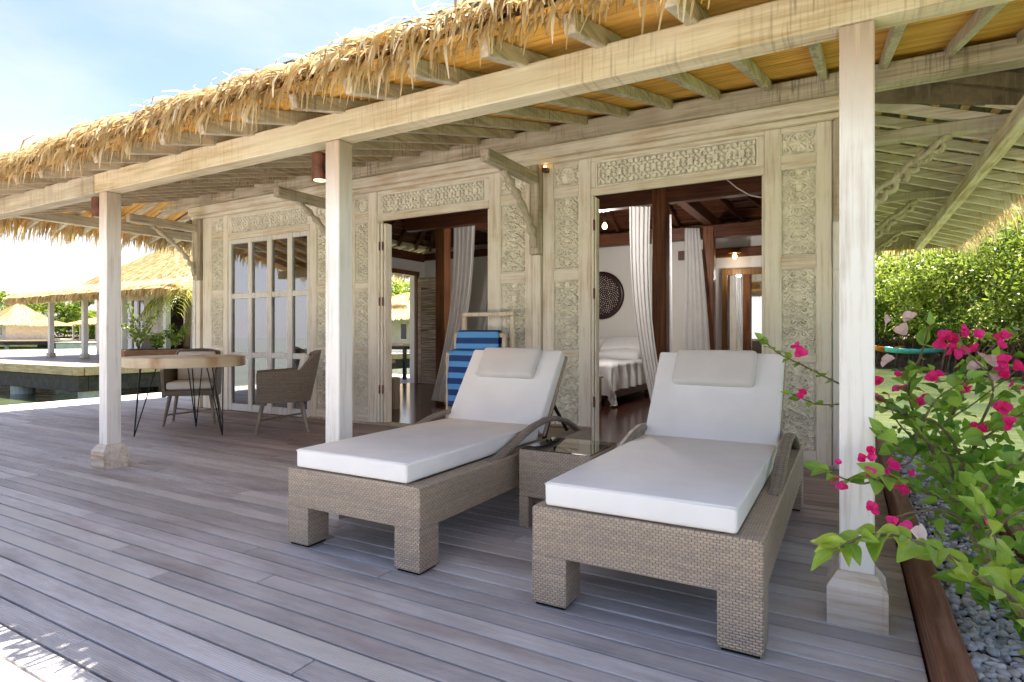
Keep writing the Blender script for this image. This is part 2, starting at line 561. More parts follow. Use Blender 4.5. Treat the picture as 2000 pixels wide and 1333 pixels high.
def m_leafy(name, dark, light, trans=0.35, rough=0.45, tip=None):
    """leaf or straw blades with a random value per blade (attribute rnd)"""
    t = NT(name)
    at = t.t.nodes.new('ShaderNodeAttribute'); at.attribute_name = 'rnd'
    f = t.math('ADD', at.outputs['Fac'], t.math('MULTIPLY', t.math('SUBTRACT', t.noise(t.pos(), 1.2, 3), 0.5), 0.5))
    c = t.mix(t.rng(f, 0.05, 0.95), dark, light)
    if tip:
        c = t.mix(t.rng(at.outputs['Fac'], 0.93, 1.0), c, tip)
    b = t.bsdf(Base_Color=c, Roughness=rough, Specular_IOR_Level=0.35)
    tr = t.n('BsdfTranslucent', 0, None, Color=t.mix(0.5, c, light))
    return t.finish(t.n('MixShader', 0, None, Fac=trans, i1=b, i2=tr))


def m_leafobj(name, dark, light, trans=0.35):
    """leaf objects: colour varies by object"""
    t = NT(name)
    rnd = t.objrand()
    c = t.mix(rnd, dark, light)
    uv = t.t.nodes.new('ShaderNodeTexCoord').outputs['UV']
    su = t.t.nodes.new('ShaderNodeSeparateXYZ'); t.t.links.new(uv, su.inputs[0])
    dv = t.math('ABSOLUTE', t.math('SUBTRACT', su.outputs[1], 0.5))
    vein = t.rng(t.math('SINE', t.math('ADD', t.math('MULTIPLY', su.outputs[0], 38.0), t.math('MULTIPLY', dv, -22.0))), 0.80, 1.0, 0.0, 0.45)
    vein = t.math('MAXIMUM', vein, t.rng(dv, 0.02, 0.045, 0.75, 0.0))
    c = t.mix(t.math('MULTIPLY', vein, 0.5), c, (0.50, 0.62, 0.22))
    nz = t.noise(t.pos(), 40, 3)
    c = t.mix(t.rng(nz, 0.35, 0.75, 0.0, 0.3), c, light)
    b = t.bsdf(Base_Color=c, Roughness=0.36, Normal=t.bump(t.noise(t.pos(), 60, 3), 0.25, 0.004))
    tr = t.n('BsdfTranslucent', 0, None, Color=t.mix(0.6, c, light))
    return t.finish(t.n('MixShader', 0, None, Fac=trans, i1=b, i2=tr))


def m_water():
    t = NT('lagoon_water')
    p = t.pos()
    w1 = t.noise(t.scale(p, (1.6, 3.2, 1)), 1.0, 5, 0.62)
    w2 = t.noise(t.scale(p, (0.35, 0.6, 1)), 1.0, 3)
    nrm = t.bump(t.math('ADD', w1, t.math('MULTIPLY', w2, 1.2)), 0.32, 0.16)
    c = t.mix(t.rng(w2, 0.35, 0.65), (0.055, 0.085, 0.045), (0.12, 0.14, 0.055))
    return t.finish(t.bsdf(Base_Color=c, Roughness=0.06, IOR=1.33, Normal=nrm, Specular_IOR_Level=0.6))


def m_glass(name, tint=(0.9, 0.95, 0.95), refl=0.12):
    t = NT(name)
    fr = t.n('Fresnel', 0, None, IOR=1.5)
    f = t.rng(fr, 0.0, 1.0, refl, 1.0)
    a = t.n('BsdfTransparent', 0, None, Color=tint)
    b = t.n('BsdfGlossy', 0, None, Color=(1, 1, 1), Roughness=0.01)
    return t.finish(t.n('MixShader', 0, None, Fac=f, i1=a, i2=b))


def m_emit(name, col, s):
    t = NT(name)
    return t.finish(t.n('Emission', 0, None, Color=col, Strength=s))


def m_ceiling_sheet():
    t = NT('ochre_roof_sheet')
    p = t.pos()
    g = t.noise(t.scale(p, (1.2, 22, 4)), 1.0, 5, 0.6)
    blot = t.noise(p, 3.0, 3)
    c = t.mix(t.rng(g, 0.32, 0.68), (0.56, 0.25, 0.035), (0.86, 0.50, 0.10))
    c = t.mix(t.rng(blot, 0.45, 0.75, 0.0, 0.5), c, (0.40, 0.24, 0.06))
    return t.finish(t.bsdf(Base_Color=c, Roughness=0.5, Normal=t.bump(g, 0.3, 0.004)))


def m_thatch_base(name='thatch_underlay', a_=(0.15, 0.10, 0.045), b_=(0.44, 0.31, 0.14)):
    t = NT(name)
    p = t.pos()
    a = t.noise(t.scale(p, (26, 3, 3)), 1.0, 5, 0.7)
    b = t.noise(t.scale(p, (3, 26, 3)), 1.0, 5, 0.7)
    f = t.math('MAXIMUM', a, b)
    c = t.mix(t.rng(f, 0.42, 0.72), a_, b_)
    return t.finish(t.bsdf(Base_Color=c, Roughness=0.8, Normal=t.bump(f, 0.8, 0.03)))


DECK = m_deck()
DECK2 = m_deck('shaded_silver_deck', False)
WICKER = m_wicker('lounger_wicker', (0.62, 0.50, 0.345), (0.38, 0.31, 0.26), (0.10, 0.072, 0.065), 0.0205, 0.0097)
WICKER_D = m_wicker('chair_wicker', (0.27, 0.21, 0.15), (0.17, 0.135, 0.10), (0.045, 0.035, 0.028), 0.036, 0.016)
WICKER_A = m_wicker('armrest_wicker', (0.40, 0.335, 0.26), (0.24, 0.20, 0.175), (0.07, 0.055, 0.05), 0.05, 0.0085)
WICKER_B = m_wicker('basket_wicker', (0.42, 0.28, 0.12), (0.30, 0.19, 0.08), (0.09, 0.05, 0.02), 0.05, 0.03)
CUSHION = m_cloth('cushion_white', (0.86, 0.85, 0.83), 0.6, 0.22, 0.0, 5.0, 3.0)
PILLOW = m_cloth('pillow_greige', (0.66, 0.63, 0.59), 0.8, 0.2, 0.0, 6.0, 3.0)
SEATPAD = m_cloth('seat_pad', (0.66, 0.63, 0.58), 0.85, 0.12)
LINEN = m_cloth('bed_linen', (0.82, 0.82, 0.84), 0.85, 0.2, 0.0, 14)
CURTAIN = m_cloth('sheer_curtain', (0.88, 0.88, 0.89), 0.9, 0.03, 0.55)
PLASTER = m_plain('white_plaster', (0.74, 0.72, 0.69), 0.85, 0.02, 2.0)
PALE_WALL = m_plain('pale_painted_wall', (0.72, 0.70, 0.66), 0.8, 0.06, 2.5)
LEG_WOOD = m_wood('grey_leg_wood', 'z', (0.20, 0.155, 0.11), (0.30, 0.24, 0.18), (0.40, 0.33, 0.26), amount=0.5)
BLACK_METAL = m_plain('black_steel', (0.02, 0.019, 0.02), 0.4, 0.1, 10, 0, 0.6)
COPPER = m_plain('copper_patina', (0.20, 0.085, 0.055), 0.42, 0.2, 14, 0.1, 0.75)
STRAW = m_leafy('straw_thatch', (0.34, 0.21, 0.075), (0.80, 0.64, 0.37), 0.45, 0.5, (0.88, 0.80, 0.64))
UNDERTHATCH = m_thatch_base()
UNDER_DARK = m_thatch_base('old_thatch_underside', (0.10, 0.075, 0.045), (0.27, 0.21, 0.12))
SHEET = m_ceiling_sheet()
WATER = m_water()
PANE = m_glass('window_glass', (0.86, 0.92, 0.90), 0.30)
TABLE_GLASS = m_glass('table_glass', (0.72, 0.80, 0.78), 0.22)
MIRROR = m_plain('mirror_silver', (0.85, 0.87, 0.88), 0.02, 0.0, 1.0, 0, 1.0)
DARK = m_plain('dark_underside', (0.02, 0.016, 0.014), 0.9)
BLACKBEAM = m_plain('tarred_beam', (0.035, 0.03, 0.032), 0.7, 0.3, 5, 0.3)
CONCRETE = m_plain('pier_concrete', (0.46, 0.50, 0.46), 0.9, 0.1, 3.0, 0.3)
CONC_BLUE = m_plain('pile_paint', (0.50, 0.56, 0.60), 0.8, 0.12, 4.0)


def m_floor():
    t = NT('polished_floor')
    p = t.pos()
    g = t.noise(t.scale(p, (1.5, 26, 1)), 1.0, 5, 0.6)
    c = t.mix(t.rng(g, 0.3, 0.7), (0.030, 0.009, 0.007), (0.085, 0.028, 0.018))
    sy = t.n('SeparateXYZ', 1, None, Vector=p)
    fr = t.math('FRACT', t.math('MULTIPLY', sy, 1 / 0.11))
    line = t.math('LESS_THAN', fr, 0.03)
    c = t.mix(t.math('MULTIPLY', line, 0.8), c, (0.008, 0.004, 0.004))
    return t.finish(t.bsdf(Base_Color=c, Roughness=0.16, Normal=t.bump(g, 0.06, 0.003), Specular_IOR_Level=0.6))


FLOOR = m_floor()


def P(px, py, Y):
    """point on the plane y = Y seen along a direction measured in the photograph"""
    r = (px - 1000) / 1159.0
    u = (656 - py) / 1159.0
    c, s = math.cos(YAW), math.sin(YAW)
    dx, dy = r * c - s, r * s + c
    t = Y / dy
    return Vector((dx * t, Y, CAM_H + u * t))


# ================================================================== THE SETTING
WZ = -0.9
mb = MB(); mb.box(-900, 700, -300, 1500, WZ - 3, WZ)
mb.build('lagoon_water', WATER, kind='structure', label='green rippled lagoon water around the decks')

# ---- deck and its boards
mb = MB()
mb.box(-11.0, 0.22, -8.2, 5.40, -0.30, -0.050)
mb.box(-11.0, -8.42, 5.40, 9.5, -0.30, -0.050)
deck = mb.build('deck', DARK, kind='structure', label='weathered grey timber deck under the thatched veranda')
mb = MB(); mb.box(-0.5, 0.5, -0.0446, 0.0446, -0.035, 0.0, 0.002)
board_me = mb.mesh('board', DECK)
PITCH = 0.0985
row = 0
y = -1.05
while y < 9.4:
    x_end = 0.215 if y < 5.33 else -8.44
    xs = [-11.02]
    x = -11.02 + random.uniform(1.0, 3.2)
    while x < x_end - 0.9:
        xs.append(x); x += random.choice((2.4, 2.9, 3.3, 3.6)) * random.uniform(0.93, 1.07)
    xs.append(x_end)
    for a, b in zip(xs[:-1], xs[1:]):
        if y < 0.25 and (b < -8 or y < -0.6 or a > -4):
            pass
        if y < -0.2:
            continue
        o = link('board', board_me, deck)
        o.location = ((a + b) / 2, y, random.uniform(-0.0012, 0.0012))
        o.scale = (b - a - 0.004, 1, 1)
        o.rotation_euler = (random.uniform(-0.004, 0.004), 0, 0)
    row += 1
    y += PITCH
# behind the camera the rest of the deck lies as one sheet of boards
mb = MB()
yy = -0.2 - PITCH * 0.0
k = 0
y = -1.05 - PITCH * 70
while y < -0.2:
    mb.box(-11.02, 0.215, y - 0.0462, y + 0.0462, -0.035, 0.0, 0.004)
    y += PITCH
mb.build('board_field', DECK, deck, kind='stuff')
mb = MB(); mb.box(-11.10, -11.025, -8.2, 9.5, -0.30, -0.004, 0.006)
mb.build('edge_board', WOODY, deck)

# ================================================================== THE VILLA
villa = thing('villa', (0, 0, 0), label='large limewashed villa with carved front, open doorways and thatched veranda roof', category='villa')
FY = 5.35          # front face of the facade
HEAD = 2.42

# ---- posts of the veranda
def veranda_post(x, y):
    mb = MB(); mb.box(x - 0.056, x + 0.056, y - 0.056, y + 0.056, 0.185, 2.19, 0.005)
    po = mb.build('post', POSTW, villa)
    mb = MB()
    b = 0.096
    prof = [(b, 0.0), (b, 0.135), (0.062, 0.187), ]
    vs_ = []
    for (r, z) in prof:
        vs_ += [(x - r, y - r, z), (x + r, y - r, z), (x + r, y + r, z), (x - r, y + r, z)]
    fs_ = [(0, 3, 2, 1), (8, 9, 10, 11)]
    for i in range(2):
        for k in range(4):
            fs_.append((i * 4 + k, i * 4 + (k + 1) % 4, (i + 1) * 4 + (k + 1) % 4, (i + 1) * 4 + k))
    mb.add(vs_, fs_)
    mb.build('plinth', PLINTH, po)
    return po
for x in (0.03, -2.62, -5.14):
    veranda_post(x, 2.555)
# ---- front beam, spliced over the left post
mb = MB(); mb.box(-5.25, 2.2, 2.49, 2.61, 2.192, 2.345, 0.006)
mb.build('front_beam', BEAMX, villa)
mb = MB(); mb.box(-10.0, -5.255, 2.488, 2.612, 2.190, 2.347, 0.006)
mb.build('front_beam', SAWX, villa)
# ---- wall plate: rough sawn beam over a moulded rail
mb = MB(); mb.box(-8.45, 1.75, 5.17, 5.345, 2.915, 3.07, 0.006)
mb.build('wall_plate', SAWX, villa)
mb = MB()
mb.box(-8.40, -0.02, 5.22, 5.345, 2.80, 2.912, 0.01)
mb.box(-8.40, -0.02, 5.27, 5.345, 2.752, 2.797, 0.006)
mb.build('cornice_rail', WOODX, villa)
# left extension of the plate to the hip
mb = MB(); mb.box(-10.0, -8.455, 5.18, 5.34, 2.92, 3.065, 0.006)
mb.build('wall_plate', SAWX, villa)
# front hand rail line seen between beam and plate at the left end: purlin on bracket tips
mb = MB(); mb.box(-9.47, -9.37, 2.62, 12.0, 2.60, 2.73, 0.006)
mb.build('purlin', SAWY, villa)

# ---- facade built of stiles, rails and carved panels on a backing wall
fw_back = MB()
def backing(x0, x1, z0, z1):
    fw_back.box(x0, x1, FY + 0.004, FY + 0.085, z0, z1)
backing(-8.20, -7.62, 0, 2.75); backing(-5.97, -4.84, 0, 2.75); backing(-3.285, -2.14, 0, 2.75); backing(-0.60, -0.06, 0, 2.75)
backing(-7.618, -5.972, HEAD, 2.75); backing(-4.838, -3.287, HEAD, 2.75); backing(-2.138, -0.602, HEAD, 2.75)
wall = fw_back.build('front_wall', WOODZ, villa)

def stile(x0, x1, z0, z1, proud=0.03):
    mb = MB(); mb.box(x0, x1, FY - proud, FY + 0.003, z0, z1, 0.004); mb.build('stile', WOODZ, wall)
def rail(x0, x1, z0, z1, proud=0.028):
    mb = MB(); mb.box(x0, x1, FY - proud, FY + 0.003, z0, z1, 0.004); mb.build('rail', WOODX, wall)

# carved reliefs as height fields
def curve_dist(U, V, pts):
    d = np.full(U.shape, 9.0)
    for i in range(0, len(pts), 200):
        q = pts[i:i + 200]
        dd = np.sqrt((U[..., None] - q[:, 0]) ** 2 + (V[..., None] - q[:, 1]) ** 2).min(-1)
        d = np.minimum(d, dd)
    return d
def spiral(cx, cy, r0, turns, a0, sgn):
    t = np.linspace(0, 1, 46)
    a = a0 + sgn * turns * 2 * np.pi * t
    r = r0 * (1 - 0.86 * t)
    return np.stack([cx + r * np.cos(a), cy + r * np.sin(a)], 1)
def rosette(U, V, cx, cy, r, n):
    d = np.hypot(U - cx, V - cy); a = np.arctan2(V - cy, U - cx)
    pet = np.clip(1 - d / r, 0, 1) * 0 + (d < r * (0.55 + 0.42 * np.abs(np.cos(n / 2 * a)))) * (0.55 + 0.45 * np.abs(np.cos(n / 2 * a))) * (0.6 + 0.4 * np.cos(d / r * np.pi))
    return np.maximum(pet, (d < r * 0.25) * 1.0)
def tall_relief(w, h, seed):
    rs = np.random.default_rng(seed)
    nx, nz = 66, int(66 * h / w)
    x = np.linspace(0, w, nx); z = np.linspace(0, h, nz)
    X, Z = np.meshgrid(x, z, indexing='ij')
    U, V = np.abs(X - w / 2), Z
    pts = []
    n = max(3, int(round(h / (w * 0.40))))
    st = h / n
    for i in range(n):
        c = (i + 0.5) * st
        pts.append(spiral(w * 0.17, c + st * 0.10, w * 0.12, 1.2, rs.uniform(2.6, 4.2), 1))
        pts.append(spiral(w * 0.345, c - st * 0.20, w * 0.085, 1.2, rs.uniform(-0.6, 0.8), -1))
        pts.append(spiral(w * 0.35, c + st * 0.32, w * 0.07, 1.1, rs.uniform(-0.6, 3.0), 1))
        tt = np.linspace(0, 1, 24)
        pts.append(np.stack([0.02 * w + 0.26 * w * np.sin(tt * np.pi), c - st * 0.5 + st * tt], 1))
    pts = np.concatenate(pts)
    H = np.clip(1.25 - curve_dist(U, V, pts) / (w * 0.030), 0, 1) ** 0.5
    for i in range(n + 1):
        H = np.maximum(H, rosette(U, V, 0, i * st, w * (0.10 if i % 2 else 0.15), 6 if i % 2 else 8))
    for k in range(46):
        cx, cy, a = rs.uniform(0.04, 0.45) * w, rs.uniform(0.03, 0.97) * h, rs.uniform(0, 3.14)
        du, dv = (U - cx), (V - cy)
        p = du * np.cos(a) + dv * np.sin(a); q = -du * np.sin(a) + dv * np.cos(a)
        e = (p / (w * 0.055)) ** 2 + (q / (w * 0.021)) ** 2
        H = np.maximum(H, np.sqrt(np.clip(1 - e, 0, 1)) * 0.95)
    edge = np.minimum(np.minimum(X, w - X), np.minimum(Z, h - Z))
    H = np.where(edge < w * 0.03, 0.85, np.where(edge < w * 0.06, 0.0, H))
    return X, Z, H
def frieze_relief(w, h, period=0.115):
    nx, nz = int(w / 0.006), 42
    x = np.linspace(0, w, nx); z = np.linspace(0, h, nz)
    X, Z = np.meshgrid(x, z, indexing='ij')
    m = h * 0.09
    rows = 2
    ph = (h - 2 * m) / rows
    px = (w - 2 * m) / max(1, round((w - 2 * m) / period))
    u = ((X - m) / px) % 1 - 0.5
    v = ((Z - m) / ph) % 1 - 0.5
    a = np.arctan2(v, u); d = np.hypot(u, v)
    pet = (d < 0.20 + 0.26 * np.abs(np.cos(2 * a))) * (0.5 + 0.5 * np.abs(np.cos(2 * a)))
    u2, v2 = np.abs(u) - 0.5, np.abs(v) - 0.5
    d2 = np.hypot(u2, v2); a2 = np.arctan2(v2, u2)
    pet2 = (d2 < 0.16 + 0.20 * np.abs(np.cos(2 * a2 + 0.78))) * 0.9
    lat = (np.abs(np.abs(u) + np.abs(v) - 0.5) < 0.045) * 0.7
    H = np.maximum(np.maximum(pet, pet2), lat) - (d < 0.09) * 0.8
    edge = np.minimum(np.minimum(X, w - X), np.minimum(Z, h - Z))
    H = np.where(edge < m * 0.6, 0.8, np.where(edge < m, 0.0, H))
    return X, Z, np.clip(H, 0, 1)
def small_relief(w, h):
    nx, nz = 44, int(44 * h / w)
    x = np.linspace(0, w, nx); z = np.linspace(0, h, nz)
    X, Z = np.meshgrid(x, z, indexing='ij')
    U, V = X - w / 2, Z - h / 2
    H = rosette(U, V, 0, 0, h * 0.40, 8)
    d = np.hypot(U, V)
    H = np.maximum(H, (np.abs(d - h * 0.43) < h * 0.03) * 0.8)
    pts = []
    for sx in (-1, 1):
        for sy in (-1, 1):
            pts.append(spiral(sx * w * 0.36, sy * h * 0.26, h * 0.17, 1.2, 0.5 * sx, sx * sy))
    H = np.maximum(H, np.clip(1 - curve_dist(U, V, np.concatenate(pts)) / (h * 0.05), 0, 1) ** 0.5)
    edge = np.minimum(np.minimum(X, w - X), np.minimum(Z, h - Z))
    return X, Z, np.where(edge < h * 0.04, 0.7, np.where(edge < h * 0.085, 0.0, H))
def relief_mesh(name, X, Z, H, depth=0.034):
    Pt = np.stack([X, -H * depth, Z], -1)
    mb = MB(); mb.grid(Pt, uv=False)
    return mb.mesh(name, CARVE, smooth=False, fix=False)
TALL = [relief_mesh('carved_panel', *tall_relief(0.25, 0.70, s)) for s in (3, 8, 14, 21)]
SMALL = relief_mesh('carved_panel', *small_relief(0.25, 0.185))
FRIEZE = relief_mesh('carved_panel', *frieze_relief(1.5, 0.24))
def carved(me, x0, z0, w, h, bw, bh):
    o = link('carved_panel', me, wall)
    o.location = (x0, FY + 0.003, z0)
    o.scale = (w / bw, 1, h / bh)
    return o

def carved_column(x0, x1, c0, c1, k0=0, foot=0.0):
    """stiles each side, rails and four carved panels"""
    stile(x0, c0, foot, 2.75); stile(c1, x1, foot, 2.75)
    for a, b in ((foot, 0.12), (0.835, 0.905), (1.595, 1.70), (2.41, 2.52), (2.715, 2.75)):
        rail(c0 + 0.001, c1 - 0.001, a, b)
    w = c1 - c0
    for i, (a, b) in enumerate(((0.12, 0.835), (0.905, 1.595), (1.70, 2.41))):
        carved(TALL[(i + k0) % 4], c0, a, w, b - a, 0.25, 0.70)
    carved(SMALL, c0, 2.52, w, 0.195, 0.25, 0.185)
carved_column(-8.19, -7.62, -7.99, -7.72, 0)
carved_column(-5.97, -5.44, -5.86, -5.55, 1)
carved_column(-5.30, -4.845, -5.20, -4.98, 2)
carved_column(-3.285, -2.775, -3.15, -2.85, 3)
carved_column(-2.655, -2.14, -2.535, -2.265, 1)
carved_column(-0.60, -0.105, -0.475, -0.215, 2)
def header(x0, x1, z_low):
    rail(x0 + 0.002, x1 - 0.002, z_low, z_low + 0.075, 0.032)
    rail(x0 + 0.002, x1 - 0.002, 2.715, 2.75, 0.026)
    stile(x0 + 0.002, x0 + 0.05, z_low + 0.077, 2.713, 0.026); stile(x1 - 0.05, x1 - 0.002, z_low + 0.077, 2.713, 0.026)
    carved(FRIEZE, x0 + 0.05, z_low + 0.077, x1 - x0 - 0.10, 2.713 - z_low - 0.077, 1.5, 0.24)
header(-7.62, -5.97, 2.40); header(-4.84, -3.285, 2.40); header(-2.14, -0.60, 2.39)
# jamb linings of the two doorways
for x in (-4.84, -3.285, -2.14, -0.60):
    s = 1 if x in (-4.84, -2.14) else -1
    mb = MB(); mb.box(x + s * 0.001, x + s * 0.022, FY - 0.02, FY + 0.10, 0.0, 2.39, 0.003)
    mb.build('door_jamb', WOODZ, wall)
mb = MB(); mb.box(-5.96, -0.08, FY - 0.06, FY + 0.10, -0.004, 0.022, 0.004)
mb.build('threshold', SAWX, wall)
# ---- bracket posts on the wall and their carved arms
def bracket_front(x):
    mb = MB(); mb.box(x - 0.053, x + 0.053, FY - 0.105, FY - 0.001, 1.86, 2.748, 0.006)
    b = mb.build('bracket', SAWZ, villa)
    mb = MB(); mb.box(x - 0.045, x + 0.045, FY - 0.055, FY + 0.002, 0.0, 1.858, 0.005); mb.build('wall_post', WOODZ, b)
    mb = MB(); mb.box(x - 0.047, x + 0.047, 4.32, FY - 0.107, 2.555, 2.662, 0.010); mb.build('arm', SAWY, b)
    # curved openwork strut
    mb = MB()
    pts = []
    for i in range(15):
        t = i / 14
        yy = FY - 0.11 - 0.60 * t ** 1.55
        zz = 1.92 + 0.63 * t ** 0.85
        pts.append((x, yy, zz))
    mb.tube(pts, [0.030 + 0.012 * math.sin(t * 9) for t in range(15)], 6, up=(1, 0, 0), flat=1.3)
    for i in range(2, 13, 2):
        p = pts[i]
        mb.lathe([(0.001, -0.02), (0.034, -0.012), (0.034, 0.012), (0.001, 0.02)], 8, (p[0], p[1] + 0.035, p[2] - 0.03))
    mb.build('strut', SAWZ, b, smooth=True)
for x in (-2.715, -5.37, -8.27):
    bracket_front(x)
def scroll_strut(y, b):
    """pierced scroll bracket below the side arm"""
    mb = MB()
    n = 8
    for i in range(n):
        t = (i + 0.5) / n
        cx = 0.06 + 0.62 * t ** 1.1
        cz = 2.02 + 0.60 * t ** 0.9
        r = 0.055 - 0.012 * t
        pts = []
        for k in range(13):
            a = k / 12 * 2 * math.pi * 0.9 + i * 1.3
            rr = r * (1 - 0.25 * k / 12)
            pts.append((cx + rr * math.cos(a), y, cz + rr * math.sin(a)))
        mb.tube(pts, 0.024, 6, up=(0, 1, 0), flat=1.5)
    pts = [(0.02 + 0.70 * t ** 1.15, y, 2.02 + 0.64 * t ** 0.88 + 0.015 * math.sin(t * 22)) for t in np.linspace(0, 1, 18)]
    mb.tube(pts, 0.030, 6, up=(0, 1, 0), flat=1.6)
    mb.build('strut', SAWZ, b, smooth=True)
for y in (5.90, 8.52, 11.1):
    mb = MB(); mb.box(-0.05, 1.10, y - 0.045, y + 0.045, 2.665, 2.765, 0.008)
    b = mb.build('bracket', SAWX, villa)
    scroll_strut(y, b)
# corner posts
mb = MB(); mb.box(-8.40, -8.325, FY - 0.06, FY + 0.05, 0.0, 2.90, 0.006); mb.build('corner_post', PAINTW, villa)
mb = MB()
mb.box(-0.10, -0.02, FY - 0.05, FY + 0.05, 0.0, 1.60, 0.005)
mb.build('corner_post', PAINTW, villa)
mb = MB(); mb.box(-0.10, -0.012, FY - 0.06, FY + 0.06, 1.603, 2.75, 0.012); mb.build('corner_post', SAWZ, villa)
mb = MB(); mb.box(-0.10, 0.0, FY - 0.075, FY + 0.05, 1.56, 1.95, 0.012); mb.build('corner_block', PAINTW, villa)
# ---- right side wall of lapped boards, the other outer walls
side = MB(); side.box(-0.16, -0.085, 5.45, 11.2, 0.0, 3.05)
sw = side.build('side_wall', PALE_WALL, villa)
for i in range(22):
    mb = MB(); mb.obox((-0.075, 8.32, 0.07 + i * 0.135), ((1, 0, 0.12), (0, 1, 0), (-0.12, 0, 1)), (0.011, 2.86, 0.072), 0.002)
    mb.build('lap_board', PALE_WALL, sw)
back = MB(); back.box(-8.40, -0.165, 10.62, 10.72, 0.0, 2.86)
back.build('back_wall', PLASTER, villa)
lw = MB()
lw.box(-8.40, -8.25, 5.45, 9.28, 0, 2.86); lw.box(-8.40, -8.25, 10.28, 10.618, 0, 2.86); lw.box(-8.40, -8.25, 9.28, 10.28, 2.37, 2.86)
left_wall = lw.build('left_wall', PLASTER, villa)
mb = MB()
mb.box(-8.27, -8.20, 9.20, 9.285, 0, 2.40, 0.004); mb.box(-8.27, -8.20, 10.275, 10.35, 0, 2.40, 0.004); mb.box(-8.275, -8.195, 9.18, 10.37, 2.36, 2.45, 0.004)
mb.build('door_frame', RED_WOODZ, left_wall)
fl = MB(); fl.box(-8.4, -0.16, 5.455, 10.62, -0.05, 0.012)
fl.build('floor', FLOOR, villa)

# ---- the window: frame, twelve panes, glazing bars
wmb = MB()
cols = [(-7.545, -7.19), (-7.11, -6.80), (-6.705, -6.40), (-6.305, -6.03)]
rows = [(0.10, 0.745), (0.82, 1.565), (1.64, 2.335)]
xs_ = [-7.615] + [v for c in cols for v in c] + [-5.975]
for i in range(0, len(xs_), 2):
    wmb.box(xs_[i], xs_[i + 1], FY - 0.025, FY + 0.03, 0.0, 2.398, 0.006)
for (a, b) in ((0.0, 0.10), (0.745, 0.82), (1.565, 1.64), (2.335, 2.398)):
    for c in cols:
        wmb.box(c[0] + 0.0005, c[1] - 0.0005, FY - 0.021, FY + 0.028, a + (0.0008 if a == 0 else 0), b - 0.0008, 0.005)
window = wmb.build('window', PAINTW, villa)
for c in cols:
    for r_ in rows:
        mb = MB(); mb.box(c[0], c[1], FY + 0.004, FY + 0.008, r_[0], r_[1])
        o = mb.build('pane', PANE, window)
# curtains behind the window
def curtain_sheet(x0, x1, y, z0, z1, folds=9, amp=0.03):
    m, n = folds * 8, 8
    Pt = np.zeros((m, n, 3))
    for i in range(m):
        for j in range(n):
            u = i / (m - 1); v = j / (n - 1)
            Pt[i, j] = (x0 + (x1 - x0) * u, y + amp * math.sin(u * folds * 2 * math.pi) * (0.6 + 0.4 * v), z0 + (z1 - z0) * v)
    return Pt
mb = MB(); mb.grid(curtain_sheet(-7.22, -6.55, 5.56, 0.06, 2.40))
mb.build('window_curtain', CURTAIN, smooth=True, label='sheer white curtain hanging behind the many-paned window', category='curtain')

# ---- folded door leaves stacked flat beside the openings, their edges showing
def folded_leaves(x, n, w, dep):
    for i in range(n):
        a = x + 0.024 + i * (w + 0.006)
        mb = MB(); mb.box(a, a + w, FY - 0.055 + i * 0.012, FY - 0.055 + dep, 0.03, 2.365, 0.004)
        lf = mb.build('door_leaf', WOODZ, villa)
        if i < n - 1:
            for z in (0.42, 1.45, 2.1):
                mb = MB(); mb.tube([(a + w + 0.003, FY - 0.056 + i * 0.012, z - 0.05), (a + w + 0.003, FY - 0.056 + i * 0.012, z + 0.05)], 0.009, 8)
                mb.build('hinge', COPPER, lf)
folded_leaves(-4.84, 3, 0.034, 0.13)
folded_leaves(-2.14, 2, 0.016, 0.09)

# ---- back door standing open inside the left wall
dm = MB()
for (a, b) in ((-8.12, -8.02), (-7.54, -7.44)):
    dm.box(a, b, 10.20, 10.245, 0.02, 2.30, 0.004)
for (a, b) in ((0.02, 0.20), (1.02, 1.14), (2.08, 2.30)):
    dm.box(-8.0195, -7.5405, 10.202, 10.243, a, b, 0.004)
bd = dm.build('back_door', SHUTTER, villa)
for i in range(34):
    z = 0.215 + i * 0.0545
    if 0.99 < z < 1.16:
        continue
    mb = MB(); mb.obox((-7.78, 10.222, z), ((1, 0, 0), (0, 1, -0.5), (0, 0.5, 1)), (0.239, 0.02, 0.022), 0.002)
    mb.build('louvre_slat', SHUTTER, bd)

# ---- inner timber frame
for (x, y) in ((-1.94, 7.05), (-5.36, 7.35), (-1.94, 9.9), (-5.36, 9.9)):
    mb = MB(); mb.box(x - 0.085, x + 0.085, y - 0.085, y + 0.085, 0.012, 2.80, 0.008); mb.build('inner_post', RED_WOODZ, villa)
for (x0, x1, y0, y1, z0, z1) in ((-5.8, -0.2, 6.98, 7.12, 2.62, 2.82), (-5.8, -0.2, 9.83, 9.97, 2.62, 2.82)):
    mb = MB(); mb.box(x0, x1, y0, y1, z0, z1, 0.008); mb.build('tie_beam', RED_WOODX, villa)
for x in (-1.94, -5.36):
    mb = MB(); mb.box(x - 0.07, x + 0.07, 5.46, 10.6, 2.825, 3.0, 0.008); mb.build('tie_beam', RED_WOODY, villa)
mb = MB(); mb.box(-2.6, -0.2, 10.55, 10.615, 2.38, 2.54, 0.006); mb.build('door_header', RED_WOODX, villa)
mb = MB(); mb.box(-8.24, -0.2, 10.54, 10.615, 2.72, 2.87, 0.006); mb.build('inner_plate', RED_WOODX, villa)
mb = MB(); mb.box(-8.245, -8.18, 5.47, 10.53, 2.68, 2.86, 0.006); mb.build('inner_plate', RED_WOODY, villa)
